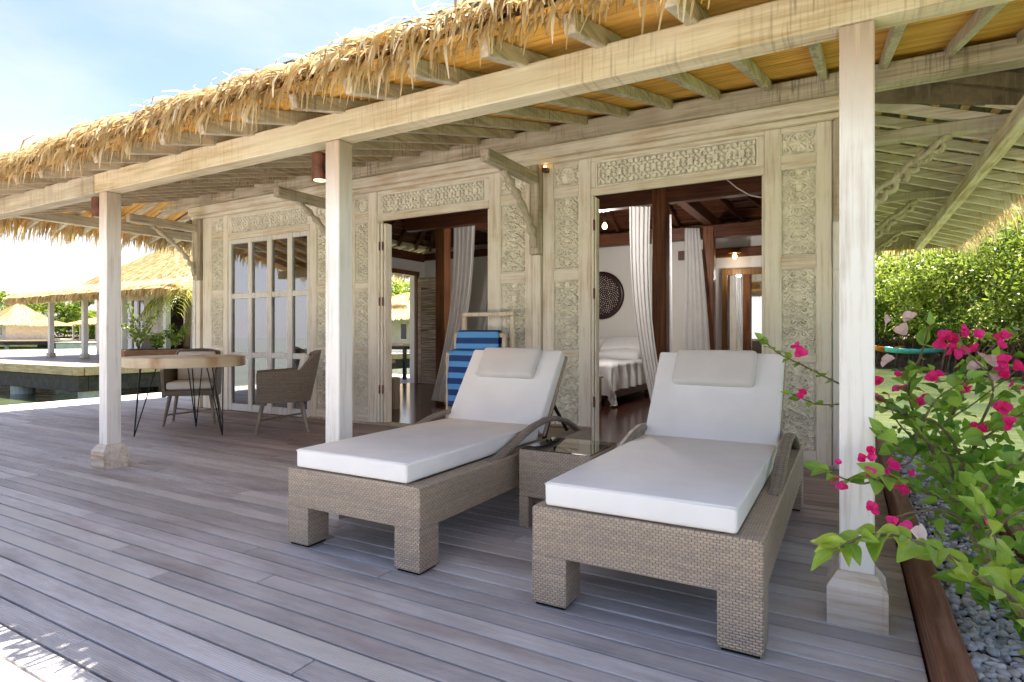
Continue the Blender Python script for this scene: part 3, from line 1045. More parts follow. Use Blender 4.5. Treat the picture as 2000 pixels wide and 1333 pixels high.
# inner hipped ceiling of boards with rafters below it
APX, APY0, APZ = (-5.6, -2.8), 8.0, 4.35
x0, x1, y0, y1, zc = -8.4, -0.1, 5.36, 10.72, 3.0
mb = MB()
mb.add([(x0, y0, zc), (x1, y0, zc), (x1, y1, zc), (x0, y1, zc), (APX[0], APY0, APZ), (APX[1], APY0, APZ)],
       [(0, 1, 5, 4), (1, 2, 5), (2, 3, 4, 5), (3, 0, 4)])
ceil = mb.build('inner_ceiling', RED_WOODX, villa)
for i in range(15):
    x = x0 + 0.3 + i * 0.55
    tx = min(max(x, APX[0]), APX[1])
    for yb in (y0, y1):
        mb = MB(); mb.bar((x, yb + (0.1 if yb == y0 else -0.1), zc - 0.03), (tx, APY0, APZ - 0.06), 0.06, 0.09, c=0.004); mb.build('inner_rafter', RED_WOODY, ceil)
for i in range(9):
    y = y0 + 0.35 + i * 0.58
    for xb, tx in ((x0 + 0.1, APX[0]), (x1 - 0.1, APX[1])):
        mb = MB(); mb.bar((xb, y, zc - 0.02), (tx, APY0 + (y - APY0) * 0.12, APZ - 0.06), 0.06, 0.09, c=0.004); mb.build('inner_rafter', RED_WOODX, ceil)
for i in range(14):
    t = 0.05 + i * 0.066
    a = [x0 + (APX[0] - x0) * t, x1 + (APX[1] - x1) * t]
    b = [y0 + (APY0 - y0) * t, y1 + (APY0 - y1) * t]
    z = zc + (APZ - zc) * t - 0.012
    for p, q in (((a[0], b[1], z), (a[1], b[1], z)), ((a[0], b[0], z), (a[0], b[1], z)), ((a[1], b[0], z), (a[1], b[1], z))):
        mb = MB(); mb.bar(p, q, 0.04, 0.022); mb.build('inner_batten', RED_WOODY, ceil)

# ================================================================== ROOF OF THE VILLA
SL = 0.258
def zf(y): return 2.345 + SL * (y - 2.55)          # underside of front rafters
def zl(x): return 3.05 + 0.285 * (x + 8.3)          # underside of left hip rafters
def zr(x): return 3.06 - 0.335 * (x + 0.08)         # underside of right rafters
RH = 0.078
# corrugated sheet under the thatch (front slope, cut by the left hip)
nx, ny = 40, 380
Pt = np.zeros((nx, ny, 3))
for i in range(nx):
    x = -10.15 + 11.95 * i / (nx - 1)
    for j in range(ny):
        y = 2.06 + 3.5 * j / (ny - 1)
        zz = min(zf(y), zl(x) if x < -8.3 else 9) + RH + 0.014 + 0.012 * math.sin(y * 2 * math.pi / 0.078)
        Pt[i, j] = (x, y, zz)
mb = MB(); mb.grid(Pt, uv=False)
roof = mb.build('roof', SHEET, villa, smooth=True, fix=False)
# rafters of the front slope
k = 0
x = 0.234 + 0.395 * 3
while x > -10.0:
    yend = 5.45 if x > -8.3 else 2.55 + (zl(x) - 2.345) / SL
    if yend > 2.9:
        a = Vector((x, 2.14, zf(2.14) + RH / 2)); b = Vector((x, yend, zf(yend) + RH / 2))
        mb = MB(); mb.bar(a, b, 0.052, RH, c=0.004)
        mb.build('rafter', SAWY, roof)
    x -= 0.395
BATTEN = m_wood('golden_batten', 'y', (0.42, 0.28, 0.10), (0.62, 0.44, 0.18), (0.74, 0.58, 0.30), amount=0.5)
# right side slope: rafters, battens, purlin
y = 5.50
while y < 12.7:
    mb = MB(); mb.bar((-0.02, y, zr(-0.02) + 0.04), (1.62, y, zr(1.62) + 0.04), 0.055, 0.08, c=0.003); mb.build('rafter', WOODX, roof)
    y += 0.40
for i in range(9):
    x = 0.05 + i * 0.19
    mb = MB(); mb.bar((x, 5.53, zr(x) + 0.092), (x, 12.7, zr(x) + 0.092), 0.055, 0.02); mb.build('batten', BATTEN, roof)
mb = MB(); mb.box(1.03, 1.13, 4.9, 12.6, zr(1.08) - 0.135, zr(1.08) - 0.003, 0.006)
mb.build('purlin', WOODY, roof)
# left slope rafters
y = 3.6
while y < 12.4:
    xin = -8.35 if y > 5.2 else max(-10.0, -8.3 + (zf(y) - 3.05) / 0.285)
    if xin > -9.8:
        mb = MB(); mb.bar((xin, y, zl(xin) + 0.04), (-10.08, y, zl(-10.08) + 0.04), 0.045, 0.08, c=0.003); mb.build('rafter', SAWX, roof)
    y += 0.33
# thatch underlay planes: side slopes and main roof (closed, with thickness)
def slab(mb, quad, th=0.10):
    q = [Vector(p) for p in quad]
    n = len(q)
    top = [p + Vector((0, 0, th)) for p in q]
    vs_ = q + top
    fs_ = [tuple(range(n))[::-1], tuple(range(n, 2 * n))] + [(i, (i + 1) % n, (i + 1) % n + n, i + n) for i in range(n)]
    mb.add(vs_, fs_)
mb = MB()
e = 0.112
slab(mb, [(-0.05, 5.40, zr(-0.05) + e), (1.66, 5.40, zr(1.66) + e), (1.66, 12.75, zr(1.66) + e), (-0.05, 12.0, zr(-0.05) + e)], 0.11)
slab(mb, [(-8.3, 5.56, zl(-8.3) + e), (-8.3, 12.0, zl(-8.3) + e), (-10.15, 12.6, zl(-10.15) + e), (-10.15, 5.56, zl(-10.15) + e)], 0.11)
slab(mb, [(-10.15, 12.6, 2.62), (-8.3, 10.6, 3.15), (-0.05, 10.6, 3.15), (1.66, 12.75, 2.59)], 0.12)
# over the front sheet
slab(mb, [(-8.3, 5.56, zf(5.56) + 0.14), (1.8, 5.56, zf(5.56) + 0.14), (1.8, 2.10, zf(2.10) + 0.14), (-9.98, 2.10, zf(2.10) + 0.14)], 0.10)
slab(mb, [(-8.3, 5.56, zf(5.56) + 0.141), (-9.98, 2.4, zl(-9.98) + 0.145), (-10.15, 2.9, zl(-10.15) + 0.145), (-10.15, 5.56, zl(-10.15) + 0.145)], 0.10)
# gable infill between front slope and side slope
mb.add([(-0.1, 5.47, 2.95), (1.75, 5.47, zr(1.75) + 0.1), (1.75, 5.47, zf(5.47) + 0.15), (-0.1, 5.47, zf(5.47) + 0.15), (-0.1, 5.50, 2.95), (1.75, 5.50, zr(1.75) + 0.1), (1.75, 5.50, zf(5.5) + 0.15), (-0.1, 5.50, zf(5.5) + 0.15)],
       [(0, 1, 2, 3), (4, 5, 6, 7), (0, 1, 5, 4), (1, 2, 6, 5), (2, 3, 7, 6), (3, 0, 4, 7)])
# main hipped roof
slab(mb, [(-8.6, 5.3, 3.22), (0.25, 5.3, 3.22), (-2.6, 8.1, 5.5), (-5.8, 8.1, 5.5)], 0.12)
slab(mb, [(0.25, 11.0, 3.22), (-8.6, 11.0, 3.22), (-5.8, 8.1, 5.5), (-2.6, 8.1, 5.5)], 0.12)
slab(mb, [(0.25, 5.3, 3.22), (0.25, 11.0, 3.22), (-2.6, 8.1, 5.5)], 0.12)
slab(mb, [(-8.6, 11.0, 3.22), (-8.6, 5.3, 3.22), (-5.8, 8.1, 5.5)], 0.12)
mb.build('thatch_bed', UNDER_DARK, roof)
mb = MB(); mb.box(-8.35, 0.0, 10.725, 10.8, 2.80, 3.1); mb.build('back_plate', SAWX, villa)

# thatch strands along an eave
def eave(A, B, out, slope, n, length=(0.38, 0.62), droop=(0.16, 0.30), lift=(0.0, 0.11), inset=(0.05, 0.42), width=(0.013, 0.030), skew=0.10, seed=1):
    """strands from the roof slope over the eave line A-B; out: horizontal outward dir; slope: rise per metre inwards"""
    g = np.random.default_rng(seed)
    A, B, out = np.array(A, float), np.array(B, float), np.array(out, float)
    along = (B - A); ln = np.linalg.norm(along[:2]); ad = along / np.linalg.norm(along)
    K = 6
    u = g.random(n)
    clump = 0.5 + 0.5 * np.sin(u * ln * 7.0 + g.normal(0, 0.5, n)) * np.sin(u * ln * 2.3 + 1.7)
    root = A[None] + along[None] * u[:, None]
    ins = g.uniform(*inset, n)
    root = root - out[None] * ins[:, None]
    root[:, 2] += ins * slope + 0.10 + g.uniform(*lift, n)
    Ln = g.uniform(*length, n) * (0.85 + 0.35 * clump)
    dr = g.uniform(*droop, n) * (0.8 + 0.5 * clump)
    sk = g.normal(-0.03, skew, n)
    t = np.linspace(0, 1, K)
    hor = Ln[:, None] * (t - 0.42 * t ** 2.4)
    ver = -(hor * slope) - dr[:, None] * t[None] ** 2.2 + (g.uniform(0.0, 0.05, n))[:, None] * np.sin(t * np.pi)[None]
    paths = root[:, None, :] + out[None, None, :] * hor[:, :, None] + ad[None, None, :] * (sk[:, None] * Ln[:, None] * t[None] ** 1.3)[:, :, None]
    paths[:, :, 2] += ver
    wd = g.uniform(*width, n)[:, None] * np.array([0.75, 1, 1, 0.95, 0.72, 0.22])[None]
    side = ad[None] + g.normal(0, 0.35, (n, 3))
    side /= np.linalg.norm(side, axis=1)[:, None]
    rv = np.clip(g.normal(0.52, 0.28, n), 0, 1)
    return strips(paths, wd, side, rv)
def join_strips(lst):
    Vs, Qs, Rs, b = [], [], [], 0
    for V, Q, r_ in lst:
        Vs.append(V); Qs.append(Q + b); Rs.append(r_); b += len(V)
    return np.concatenate(Vs), np.concatenate(Qs), np.concatenate(Rs)
ze = zf(2.10) + 0.02
S1 = [eave((-10.1, 2.10, ze), (1.9, 2.10, ze), (0, -1, 0), SL, 6600, (0.34, 0.56), (0.03, 0.12), (0.0, 0.065), (0.02, 0.40), (0.011, 0.029), 0.13, seed=1),
      eave((-10.1, 2.10, ze - 0.02), (1.9, 2.10, ze - 0.02), (0, -1, 0), SL, 800, (0.22, 0.34), (0.06, 0.19), (-0.02, 0.03), (0.02, 0.12), (0.010, 0.024), 0.14, seed=2),
      eave((-10.1, 2.10, ze), (1.9, 2.10, ze), (0, -1, 0), SL, 150, (0.25, 0.45), (-0.08, 0.06), (0.06, 0.11), (0.05, 0.3), (0.006, 0.014), 0.5, seed=3)]
zle = zl(-10.1) + 0.06
S2 = [eave((-10.1, 2.25, zle - 0.1), (-10.1, 12.6, zle), (-1, 0, 0), 0.285, 2600, (0.28, 0.46), (0.12, 0.24), seed=4)]
zre = zr(1.62) + 0.06
S3 = [eave((1.62, 2.6, zre), (1.62, 12.8, zre), (1, 0, 0), 0.335, 3600, (0.32, 0.52), (0.13, 0.26), width=(0.008, 0.018), seed=5),
      eave((-10.1, 12.7, 2.66), (1.7, 12.7, 2.62), (0, 1, 0), 0.25, 2600, (0.26, 0.44), (0.15, 0.27), width=(0.012, 0.026), seed=6)]
V, Q, r_ = join_strips(S1 + S2 + S3)
link('thatch', raw_mesh('thatch', V, Q, STRAW, r_), roof, kind='stuff')
# ================================================================== LOUNGERS AND SIDE TABLE
def make_lounger():
    W, LN = 0.84, 2.0
    t = thing('sun_lounger')
    mb = MB()
    zt, zb = 0.385, 0.20
    c_ = 0.006
    o_ = [(c_, 0), (W - c_, 0), (W, c_), (W, LN - c_), (W - c_, LN), (c_, LN), (0, LN - c_), (0, c_)]
    i_ = [(0.085, 0.085), (W - 0.085, 0.085), (W - 0.085, 0.085), (W - 0.085, LN - 0.085), (W - 0.085, LN - 0.085), (0.085, LN - 0.085), (0.085, LN - 0.085), (0.085, 0.085)]
    sh = lambda pts, k: [(x + (k if x < W / 2 else -k), y + (k if y < LN / 2 else -k)) for x, y in pts]
    ring = [(o_, zb), (o_, zt - 0.006), (sh(o_, 0.006), zt), (i_, zt), (i_, zb)]
    vs_ = [(x, y, z) for pts, z in ring for x, y in pts]
    fs_ = [(a * 8 + k, a * 8 + (k + 1) % 8, ((a + 1) % 5) * 8 + (k + 1) % 8, ((a + 1) % 5) * 8 + k) for a in range(5) for k in range(8)]
    mb.add(vs_, fs_)
    mb.box(0.0855, W - 0.0855, 0.0905, LN - 0.0905, 0.335, 0.372)
    mb.build('frame', WICKER, t)
    for lx in (0, W - 0.145):
        for ly in (0, LN - 0.14):
            mb = MB(); mb.box(lx, lx + 0.145, ly, ly + 0.14, 0.012, zb - 0.0004, 0.004)
            lg = mb.build('leg', WICKER, t)
            mb = MB(); mb.box(lx + 0.012, lx + 0.133, ly + 0.012, ly + 0.128, 0.0, 0.0125); mb.build('foot_pad', BLACK_METAL, lg)
    o = rounded('mattress', 0.71, 1.29, 0.092, 0.014, CUSHION, t, 3, 0.004)
    o.location = (0.405, 0.655, 0.385 + 0.052)
    sm = MB()
    sm.tube([(0.0525, 1.27, 0.474), (0.0525, 0.0125, 0.474), (0.7575, 0.0125, 0.474), (0.7575, 1.27, 0.474)], 0.0035, 6)
    sm.build('piping', CUSHION, t, smooth=True)
    ang = R(54)
    u = Vector((0, math.cos(ang), math.sin(ang))); nrm = Vector((0, -math.sin(ang), math.cos(ang)))
    hinge = Vector((0.405, 1.295, 0.472))
    bl = 0.605
    o = rounded('back_cushion', 0.71, bl, 0.088, 0.014, CUSHION, t, 3, 0.004)
    o.location = hinge + u * (bl / 2 - 0.012) - nrm * 0.044
    o.rotation_euler = (ang, 0, 0)
    o = rounded('back_panel', 0.72, 0.62, 0.028, 0.008, WICKER, t, 2)
    o.location = hinge + u * 0.30 - nrm * 0.108
    o.rotation_euler = (ang, 0, 0)
    o = rounded('pillow', 0.46, 0.235, 0.062, 0.026, PILLOW, t, 4, 0.010)
    o.location = hinge + u * (bl - 0.140) + nrm * 0.022 + Vector((-0.01, 0, 0))
    o.rotation_euler = (ang, 0, R(-1.5))
    for s, x in ((-1, 0.034), (1, W - 0.034)):
        prof = [(0.62, 0.372), (0.74, 0.392), (0.86, 0.425), (1.0, 0.468), (1.15, 0.503), (1.30, 0.520), (1.45, 0.513), (1.60, 0.480), (1.74, 0.425), (1.86, 0.365)]
        pts = []
        for i in range(len(prof) - 1):
            for k in range(3):
                a = k / 3
                pts.append((x, prof[i][0] * (1 - a) + prof[i + 1][0] * a, prof[i][1] * (1 - a) + prof[i + 1][1] * a))
        pts.append((x, prof[-1][0], prof[-1][1]))
        mb = MB(); mb.tube(pts, 0.030, 12, flat=0.55)
        mb.build('armrest', WICKER_A, t, smooth=True)
    for x in (0.10, W - 0.105):
        mb = MB(); mb.bar((x, 1.42, 0.36), (x, 1.665, 0.745), 0.022, 0.014); mb.bar((x, 1.83, 0.35), (x, 1.52, 0.63), 0.02, 0.014)
        mb.build('ratchet_strut', BLACK_METAL, t)
    return t
lo = make_lounger()
lo.location = (-1.075, 2.06, 0)
lo['label'] = 'white-cushioned wicker sun lounger closest to the flowering planter'
lo['category'] = 'sun lounger'; lo['group'] = 'sun loungers on the deck'
l2 = copy_tree(lo)
l2.location = (-2.46, 2.05, 0)
l2['label'] = 'white-cushioned wicker sun lounger in front of the blue striped towel'

st = thing('side_table', (-1.575, 2.86, 0), label='small square wicker side table with glass top between the loungers', category='side table')
mb = MB()
mb.box(0, 0.43, 0, 0.03, 0.17, 0.425, 0.006); mb.box(0, 0.43, 0.40, 0.43, 0.17, 0.425, 0.006)
mb.box(0.0, 0.03, 0.0305, 0.3995, 0.17, 0.4245, 0.006); mb.box(0.40, 0.43, 0.0305, 0.3995, 0.17, 0.4245, 0.006)
mb.build('apron', WICKER, st)
mb = MB(); mb.box(0.031, 0.399, 0.031, 0.399, 0.38, 0.40); mb.build('woven_top', WICKER_D, st)
mb = MB(); mb.box(0.012, 0.418, 0.012, 0.418, 0.4262, 0.4322); mb.build('glass_top', TABLE_GLASS, st)
for (a, b) in ((0, 0), (0.37, 0), (0, 0.37), (0.37, 0.37)):
    mb = MB(); mb.box(a, a + 0.06, b, b + 0.06, 0, 0.169, 0.006); mb.build('leg', WICKER, st)

# ================================================================== DINING TABLE AND CHAIRS
dt = thing('dining_table', (-6.14, 3.80, 0), label='round thick pale slab table on thin black hairpin legs', category='table')
def m_slab():
    t = NT('pale_slab_wood')
    p = t.pos()
    d = t.noise(t.scale(p, (1.2, 1.2, 5)), 2.2, 5, 0.6)
    e_ = t.noise(t.scale(p, (1, 1, 0.4)), 2.5, 4)
    c = t.mix(t.rng(d, 0.3, 0.7), (0.60, 0.47, 0.29), (0.74, 0.64, 0.45))
    c = t.mix(t.rng(e_, 0.50, 0.64, 0, 0.85), c, (0.40, 0.21, 0.075))
    return t.finish(t.bsdf(Base_Color=c, Roughness=0.45))
SLAB = m_slab()
mb = MB(); mb.lathe([(0.565, 0.727), (0.575, 0.729), (0.578, 0.735), (0.578, 0.822), (0.574, 0.830), (0.56, 0.832)], 64, (0, 0, 0), 0.006)
mb.build('slab_top', SLAB, dt, smooth=False)
for a in (-122, 136, 13):
    ca, sa = math.cos(R(a)), math.sin(R(a))
    foot = Vector((0.47 * ca, 0.47 * sa, 0.008))
    mb = MB()
    for da, rr in ((-0.15, 0.42), (0.15, 0.42), (0.0, 0.27)):
        tp = Vector((rr * math.cos(R(a) + da * 1.2), rr * math.sin(R(a) + da * 1.2), 0.7265))
        mb.tube([tp, foot + (tp - foot) * 0.06, foot], 0.0065, 6)
    mb.build('hairpin_leg', BLACK_METAL, dt)

def make_chair():
    t = thing('armchair')
    plan = [(-0.285, -0.27), (-0.29, -0.10), (-0.288, 0.05), (-0.275, 0.16), (-0.235, 0.235), (-0.12, 0.275), (0, 0.285), (0.12, 0.275), (0.235, 0.235), (0.275, 0.16), (0.288, 0.05), (0.29, -0.10), (0.285, -0.27)]
    tops = [0.655, 0.665, 0.672, 0.685, 0.86, 0.885, 0.89, 0.885, 0.86, 0.685, 0.672, 0.665, 0.655]
    mb = MB()
    th = 0.034
    vs_, fs_ = [], []
    n = len(plan)
    for i, ((x, y), zt) in enumerate(zip(plan, tops)):
        a, b = Vector(plan[max(i - 1, 0)]), Vector(plan[min(i + 1, n - 1)])
        d = (b - a).normalized(); nn = Vector((d.y, -d.x))
        lean = 0.10 * max(0, (zt - 0.68) / 0.2)
        for k, (off, z) in enumerate(((th / 2, 0.335), (th / 2, (0.335 + zt) / 2), (th / 2, zt), (-th / 2, zt), (-th / 2, (0.335 + zt) / 2), (-th / 2, 0.335))):
            ly = lean * (z - 0.335) / 0.55 * (1 if y > 0 else 0)
            ins = 0.035 * (1 - min(1, (z - 0.335) / 0.3))
            px_, py_ = x * (1 - ins * 1.5) - nn.x * off, y * (1 - ins) - nn.y * off + ly
            vs_.append((px_, py_, z))
    for i in range(n - 1):
        for k in range(6):
            k2 = (k + 1) % 6
            fs_.append((i * 6 + k, i * 6 + k2, (i + 1) * 6 + k2, (i + 1) * 6 + k))
    fs_.append(tuple(range(6))); fs_.append(tuple((n - 1) * 6 + k for k in range(6))[::-1])
    mb.add(vs_, fs_)
    mb.build('woven_shell', WICKER_D, t)
    mb = MB(); mb.box(-0.255, 0.255, -0.265, 0.235, 0.345, 0.415, 0.012); mb.build('woven_seat', WICKER_D, t)
    o = rounded('seat_cushion', 0.495, 0.48, 0.085, 0.028, SEATPAD, t, 4, 0.006); o.location = (0, -0.025, 0.463)
    o = rounded('back_cushion', 0.42, 0.36, 0.07, 0.028, PILLOW, t, 4, 0.006); o.location = (0, 0.205, 0.675); o.rotation_euler = (R(78), 0, 0)
    for sx in (-1, 1):
        for sy, yy in ((-1, -0.20), (1, 0.18)):
            mb = MB(); mb.tube([(sx * 0.215, yy, 0.344), (sx * 0.27, yy + sy * 0.075, 0.0)], [0.023, 0.014], 10)
            mb.build('leg', LEG_WOOD, t)
    mb = MB(); mb.bar((-0.245, -0.25, 0.13), (0.245, 0.23, 0.13), 0.022, 0.018); mb.build('stretcher', LEG_WOOD, t)
    mb = MB(); mb.bar((0.245, -0.25, 0.151), (-0.245, 0.23, 0.151), 0.022, 0.018); mb.build('stretcher', LEG_WOOD, t)
    return t
ch = make_chair()
ch.location = (-6.89, 4.36, 0); ch.rotation_euler = (0, 0, R(48))
ch['label'] = 'brown woven armchair behind the round table, seat facing the lounger side'
ch['category'] = 'chair'; ch['group'] = 'woven armchairs at the round table'
c2 = copy_tree(ch)
c2.location = (-5.45, 4.48, 0); c2.rotation_euler = (0, 0, R(-38))
c2['label'] = 'brown woven armchair side-on beside the white post and many-paned window'

# ================================================================== TOWEL RACK AND TOWEL
RACKW = m_wood('pale_rack_wood', 'z', (0.52, 0.38, 0.22), (0.70, 0.57, 0.39), (0.84, 0.76, 0.62), amount=0.6)
rk = thing('towel_rack', (0, 0, 0), label='pale stepped wooden towel rack standing in front of the doorway', category='rack')
def rack_frame(x0, x1, y, zt):
    w = 0.042
    mb = MB()
    mb.box(x0, x0 + w, y - w / 2, y + w / 2, 0, zt - w - 0.0005, 0.006); mb.box(x1 - w, x1, y - w / 2, y + w / 2, 0, zt - w - 0.0005, 0.006)
    mb.box(x0, x1, y - w / 2, y + w / 2, zt - w, zt, 0.006)
    mb.build('step_frame', RACKW, rk)
rack_frame(-3.60, -2.98, 5.00, 0.875)
rack_frame(-3.56, -2.94, 5.09, 1.075)
rack_frame(-3.52, -2.90, 5.18, 1.29)
for x in (-3.555, -2.935):
    mb = MB(); mb.box(x - 0.015, x + 0.015, 5.0215, 5.1585, 0.10, 0.135, 0.004); mb.build('side_rail', RACKW, rk)
def m_towel():
    t = NT('striped_towel')
    uv = t.t.nodes.new('ShaderNodeTexCoord').outputs['UV']
    v = t.n('SeparateXYZ', 1, None, Vector=uv)
    f = t.math('FRACT', t.math('MULTIPLY', v, 10.0))
    k = t.math('GREATER_THAN', f, 0.52)
    c = t.mix(k, (0.012, 0.045, 0.20), (0.13, 0.42, 0.85))
    c = t.mix(t.math('MULTIPLY', t.noise(t.pos(), 300, 2), 0.12), c, (0.5, 0.7, 0.9))
    return t.finish(t.bsdf(Base_Color=c, Roughness=0.95, Normal=t.bump(t.noise(t.pos(), 500, 2), 0.6, 0.004), Specular_IOR_Level=0.1))
TOWEL = m_towel()
prof = [(5.135, 0.80), (5.128, 1.00), (5.115, 1.085), (5.088, 1.096), (5.062, 1.085), (5.052, 1.00), (5.047, 0.93), (5.034, 0.895), (5.005, 0.892), (4.974, 0.882), (4.962, 0.80), (4.955, 0.65), (4.952, 0.50), (4.955, 0.40), (4.960, 0.33)]
dens = []
for i in range(len(prof) - 1):
    for k in range(4):
        a = k / 4; dens.append((prof[i][0] * (1 - a) + prof[i + 1][0] * a, prof[i][1] * (1 - a) + prof[i + 1][1] * a))
dens.append(prof[-1])
cum = [0]
for i in range(1, len(dens)):
    cum.append(cum[-1] + math.hypot(dens[i][0] - dens[i - 1][0], dens[i][1] - dens[i - 1][1]))
mb = MB()
nx = 16
for layer in (0,):
    vs_, fs_, uvs = [], [], []
    for i, (yy, zz) in enumerate(dens):
        for j in range(nx):
            u = j / (nx - 1)
            x = -3.545 + 0.50 * u + (0.035 if zz > 0.9 and yy > 5.04 else 0.0) + 0.006 * math.sin(zz * 18 + u * 3)
            vs_.append((x, yy - 0.006 * math.sin(u * 9 + zz * 4), zz))
    for i in range(len(dens) - 1):
        for j in range(nx - 1):
            fs_.append((i * nx + j, i * nx + j + 1, (i + 1) * nx + j + 1, (i + 1) * nx + j))
            v0, v1 = 1 - cum[i] / cum[-1], 1 - cum[i + 1] / cum[-1]
            uvs.append([(j / nx, v0), ((j + 1) / nx, v0), ((j + 1) / nx, v1), (j / nx, v1)])
    mb.add(vs_, fs_, uvs)
tw = mb.build('towel', TOWEL, smooth=True, label='navy and light blue striped towel hanging over the wooden rack', category='towel')
md = tw.modifiers.new('thickness', 'SOLIDIFY'); md.thickness = 0.010; md.offset = 1

# ================================================================== LAMPS
def m_glow(name, col, s):
    return m_emit(name, col, s)
GLOW = m_glow('warm_glow', (1.0, 0.62, 0.25), 1.6)
def post_lamp(x, y, z, lab, lit):
    t = thing('post_lamp', (x, y, z), label=lab, category='lamp', group='copper lamps on the veranda posts')
    mb = MB(); mb.lathe([(0.040, -0.072), (0.047, -0.078), (0.048, 0.072), (0.046, 0.078), (0.03, 0.079)], 24); mb.build('shade', COPPER, t, smooth=False)
    mb = MB(); mb.box(0.046, 0.082, -0.018, 0.018, -0.03, 0.035, 0.003); mb.build('bracket', BLACK_METAL, t)
    mb = MB(); mb.lathe([(0.034, -0.0795), (0.036, -0.0775)], 20)
    mb.build('bulb_glass', GLOW if lit else m_plain('dull_glass', (0.3, 0.28, 0.25), 0.3), t)
    if lit:
        ld = bpy.data.lights.new('post_lamp_light', 'SPOT'); ld.energy = 2; ld.color = (1, 0.68, 0.36); ld.spot_size = R(110); ld.shadow_soft_size = 0.03
        lo_ = bpy.data.objects.new('post_lamp_light', ld); COL.objects.link(lo_); lo_.parent = t; lo_.location = (0, 0, -0.095)
    return t
post_lamp(-2.62 - 0.138, 2.535, 2.06, 'lit copper cylinder lamp on the middle white veranda post', True)
post_lamp(-5.14 - 0.138, 2.535, 2.087, 'unlit copper cylinder lamp on the left white veranda post', False)
t = thing('bracket_lamp', (-2.60, 5.265, 2.69), label='small lit brass lamp tucked above the carved wall bracket', category='lamp')
mb = MB(); mb.lathe([(0.012, -0.03), (0.03, -0.02), (0.035, 0.01), (0.02, 0.02)], 16); mb.build('cup', COPPER, t)
mb = MB(); mb.lathe([(0.018, 0.0205), (0.016, 0.034), (0.006, 0.042)], 12); mb.build('bulb', GLOW, t)
mb = MB(); mb.box(-0.02, 0.02, 0.03, 0.056, -0.02, 0.02); mb.build('mount', BLACK_METAL, t)

# ================================================================== BEDROOM
bed = thing('bed', (-4.85, 8.25, 0), label='bed with white rumpled duvet and pillows seen through the doorway', category='bed')
mb = MB(); mb.box(0.06, 1.79, 0.10, 2.24, 0.10, 0.30, 0.01); mb.build('base', RED_WOODX, bed)
for (a, b) in ((0.07, 0.12), (1.70, 0.12), (0.07, 2.14), (1.70, 2.14)):
    mb = MB(); mb.box(a, a + 0.08, b, b + 0.08, 0.012, 0.099); mb.build('leg', RED_WOODZ, bed)
o = rounded('mattress', 1.80, 2.2, 0.28, 0.06, LINEN, bed, 4); o.location = (0.925, 1.20, 0.445)
# duvet falling over foot and side
m, n = 60, 64
Pt = np.zeros((m, n, 3))
g = np.random.default_rng(3)
for i in range(m):
    u = -0.42 + (1.85 + 0.84) * i / (m - 1)
    for j in range(n):
        v = -0.50 + 2.15 * j / (n - 1)
        x, y, z = u, v, 0.615
        ox = max(0, -u, u - 1.85); oy = max(0, -v)
        if ox > 0:
            x = (0 - 0.03 if u < 0 else 1.88) + (0.05 * math.sin(v * 16) + 0.02 * math.sin(v * 37 + 1)) * min(1, ox * 4)
        if oy > 0:
            y = -0.03 - (0.05 * math.sin(u * 14 + 0.7) + 0.025 * math.sin(u * 31)) * min(1, oy * 4)
        z = 0.635 - min(ox + oy, 0.60) * (0.92 if ox * oy == 0 else 1.0)
        z += 0.012 * math.sin(u * 11 + v * 5) + 0.010 * math.sin(v * 17 - u * 6) if ox + oy == 0 else 0
        Pt[i, j] = (x, y, z)
mb = MB(); mb.grid(Pt); mb.build('duvet', LINEN, bed, smooth=True)
for (x, y, z, a, rz) in ((0.50, 1.90, 0.73, 14, 3), (1.36, 1.90, 0.73, 14, -4), (0.55, 2.06, 0.86, 24, -2), (1.34, 2.06, 0.86, 26, 4)):
    o = rounded('pillow', 0.78, 0.48, 0.15, 0.06, LINEN, bed, 4, 0.04); o.location = (x, y, z); o.rotation_euler = (R(a), 0, R(rz))
tk = thing('woven_trunk', (-4.2, 7.42, 0.012), label='woven rattan chest at the foot of the bed', category='chest')
mb = MB(); mb.box(0, 1.20, 0, 0.46, 0.10, 0.44, 0.02); mb.build('body', WICKER_B, tk)
mb = MB(); mb.box(-0.015, 1.215, -0.015, 0.475, 0.441, 0.475, 0.012); mb.build('lid', WICKER_B, tk)
for (a, b) in ((0.01, 0.01), (1.13, 0.01), (0.01, 0.39), (1.13, 0.39)):
    mb = MB(); mb.box(a, a + 0.06, b, b + 0.06, 0, 0.099); mb.build('leg', RED_WOODZ, tk)

def draped(name, top, bot, y0, y1, lab, folds=7, amp=0.028, tie=0.0):
    m, n = folds * 7, 22
    Pt = np.zeros((m, n, 3))
    for i in range(m):
        u = i / (m - 1)
        for j in range(n):
            v = j / (n - 1)
            p = (top[0] * (1 - u) + top[1] * u) * (1 - v) + (bot[0] * (1 - u) + bot[1] * u) * v
            sway = tie * math.sin(v * math.pi)
            Pt[i, j] = (p[0] + sway, p[1] + amp * math.sin(u * folds * 2 * math.pi + v * 1.3) + 0.4 * amp * math.sin(u * folds * 4.3 + v * 5), p[2])
    mb = MB(); mb.grid(Pt)
    return mb.build(name, CURTAIN, smooth=True, label=lab, category='curtain', group='sheer white curtains inside the villa')
def V2(px, py, Y): return P(px, py, Y)
draped('bed_curtain', (V2(1229, 404, 6.86), V2(1270, 404, 6.86)), (V2(1284, 842, 6.78), V2(1310, 842, 6.78)), 0, 0, 'white curtain swept against the brown post beside the bed', 5, 0.013, -0.10)
draped('bed_curtain', (V2(886, 441, 7.20), V2(928, 441, 7.20)), (V2(842, 782, 7.16), V2(872, 786, 7.16)), 0, 0, 'white curtain swept across the brown post behind the towel rack', 5, 0.013, 0.12)
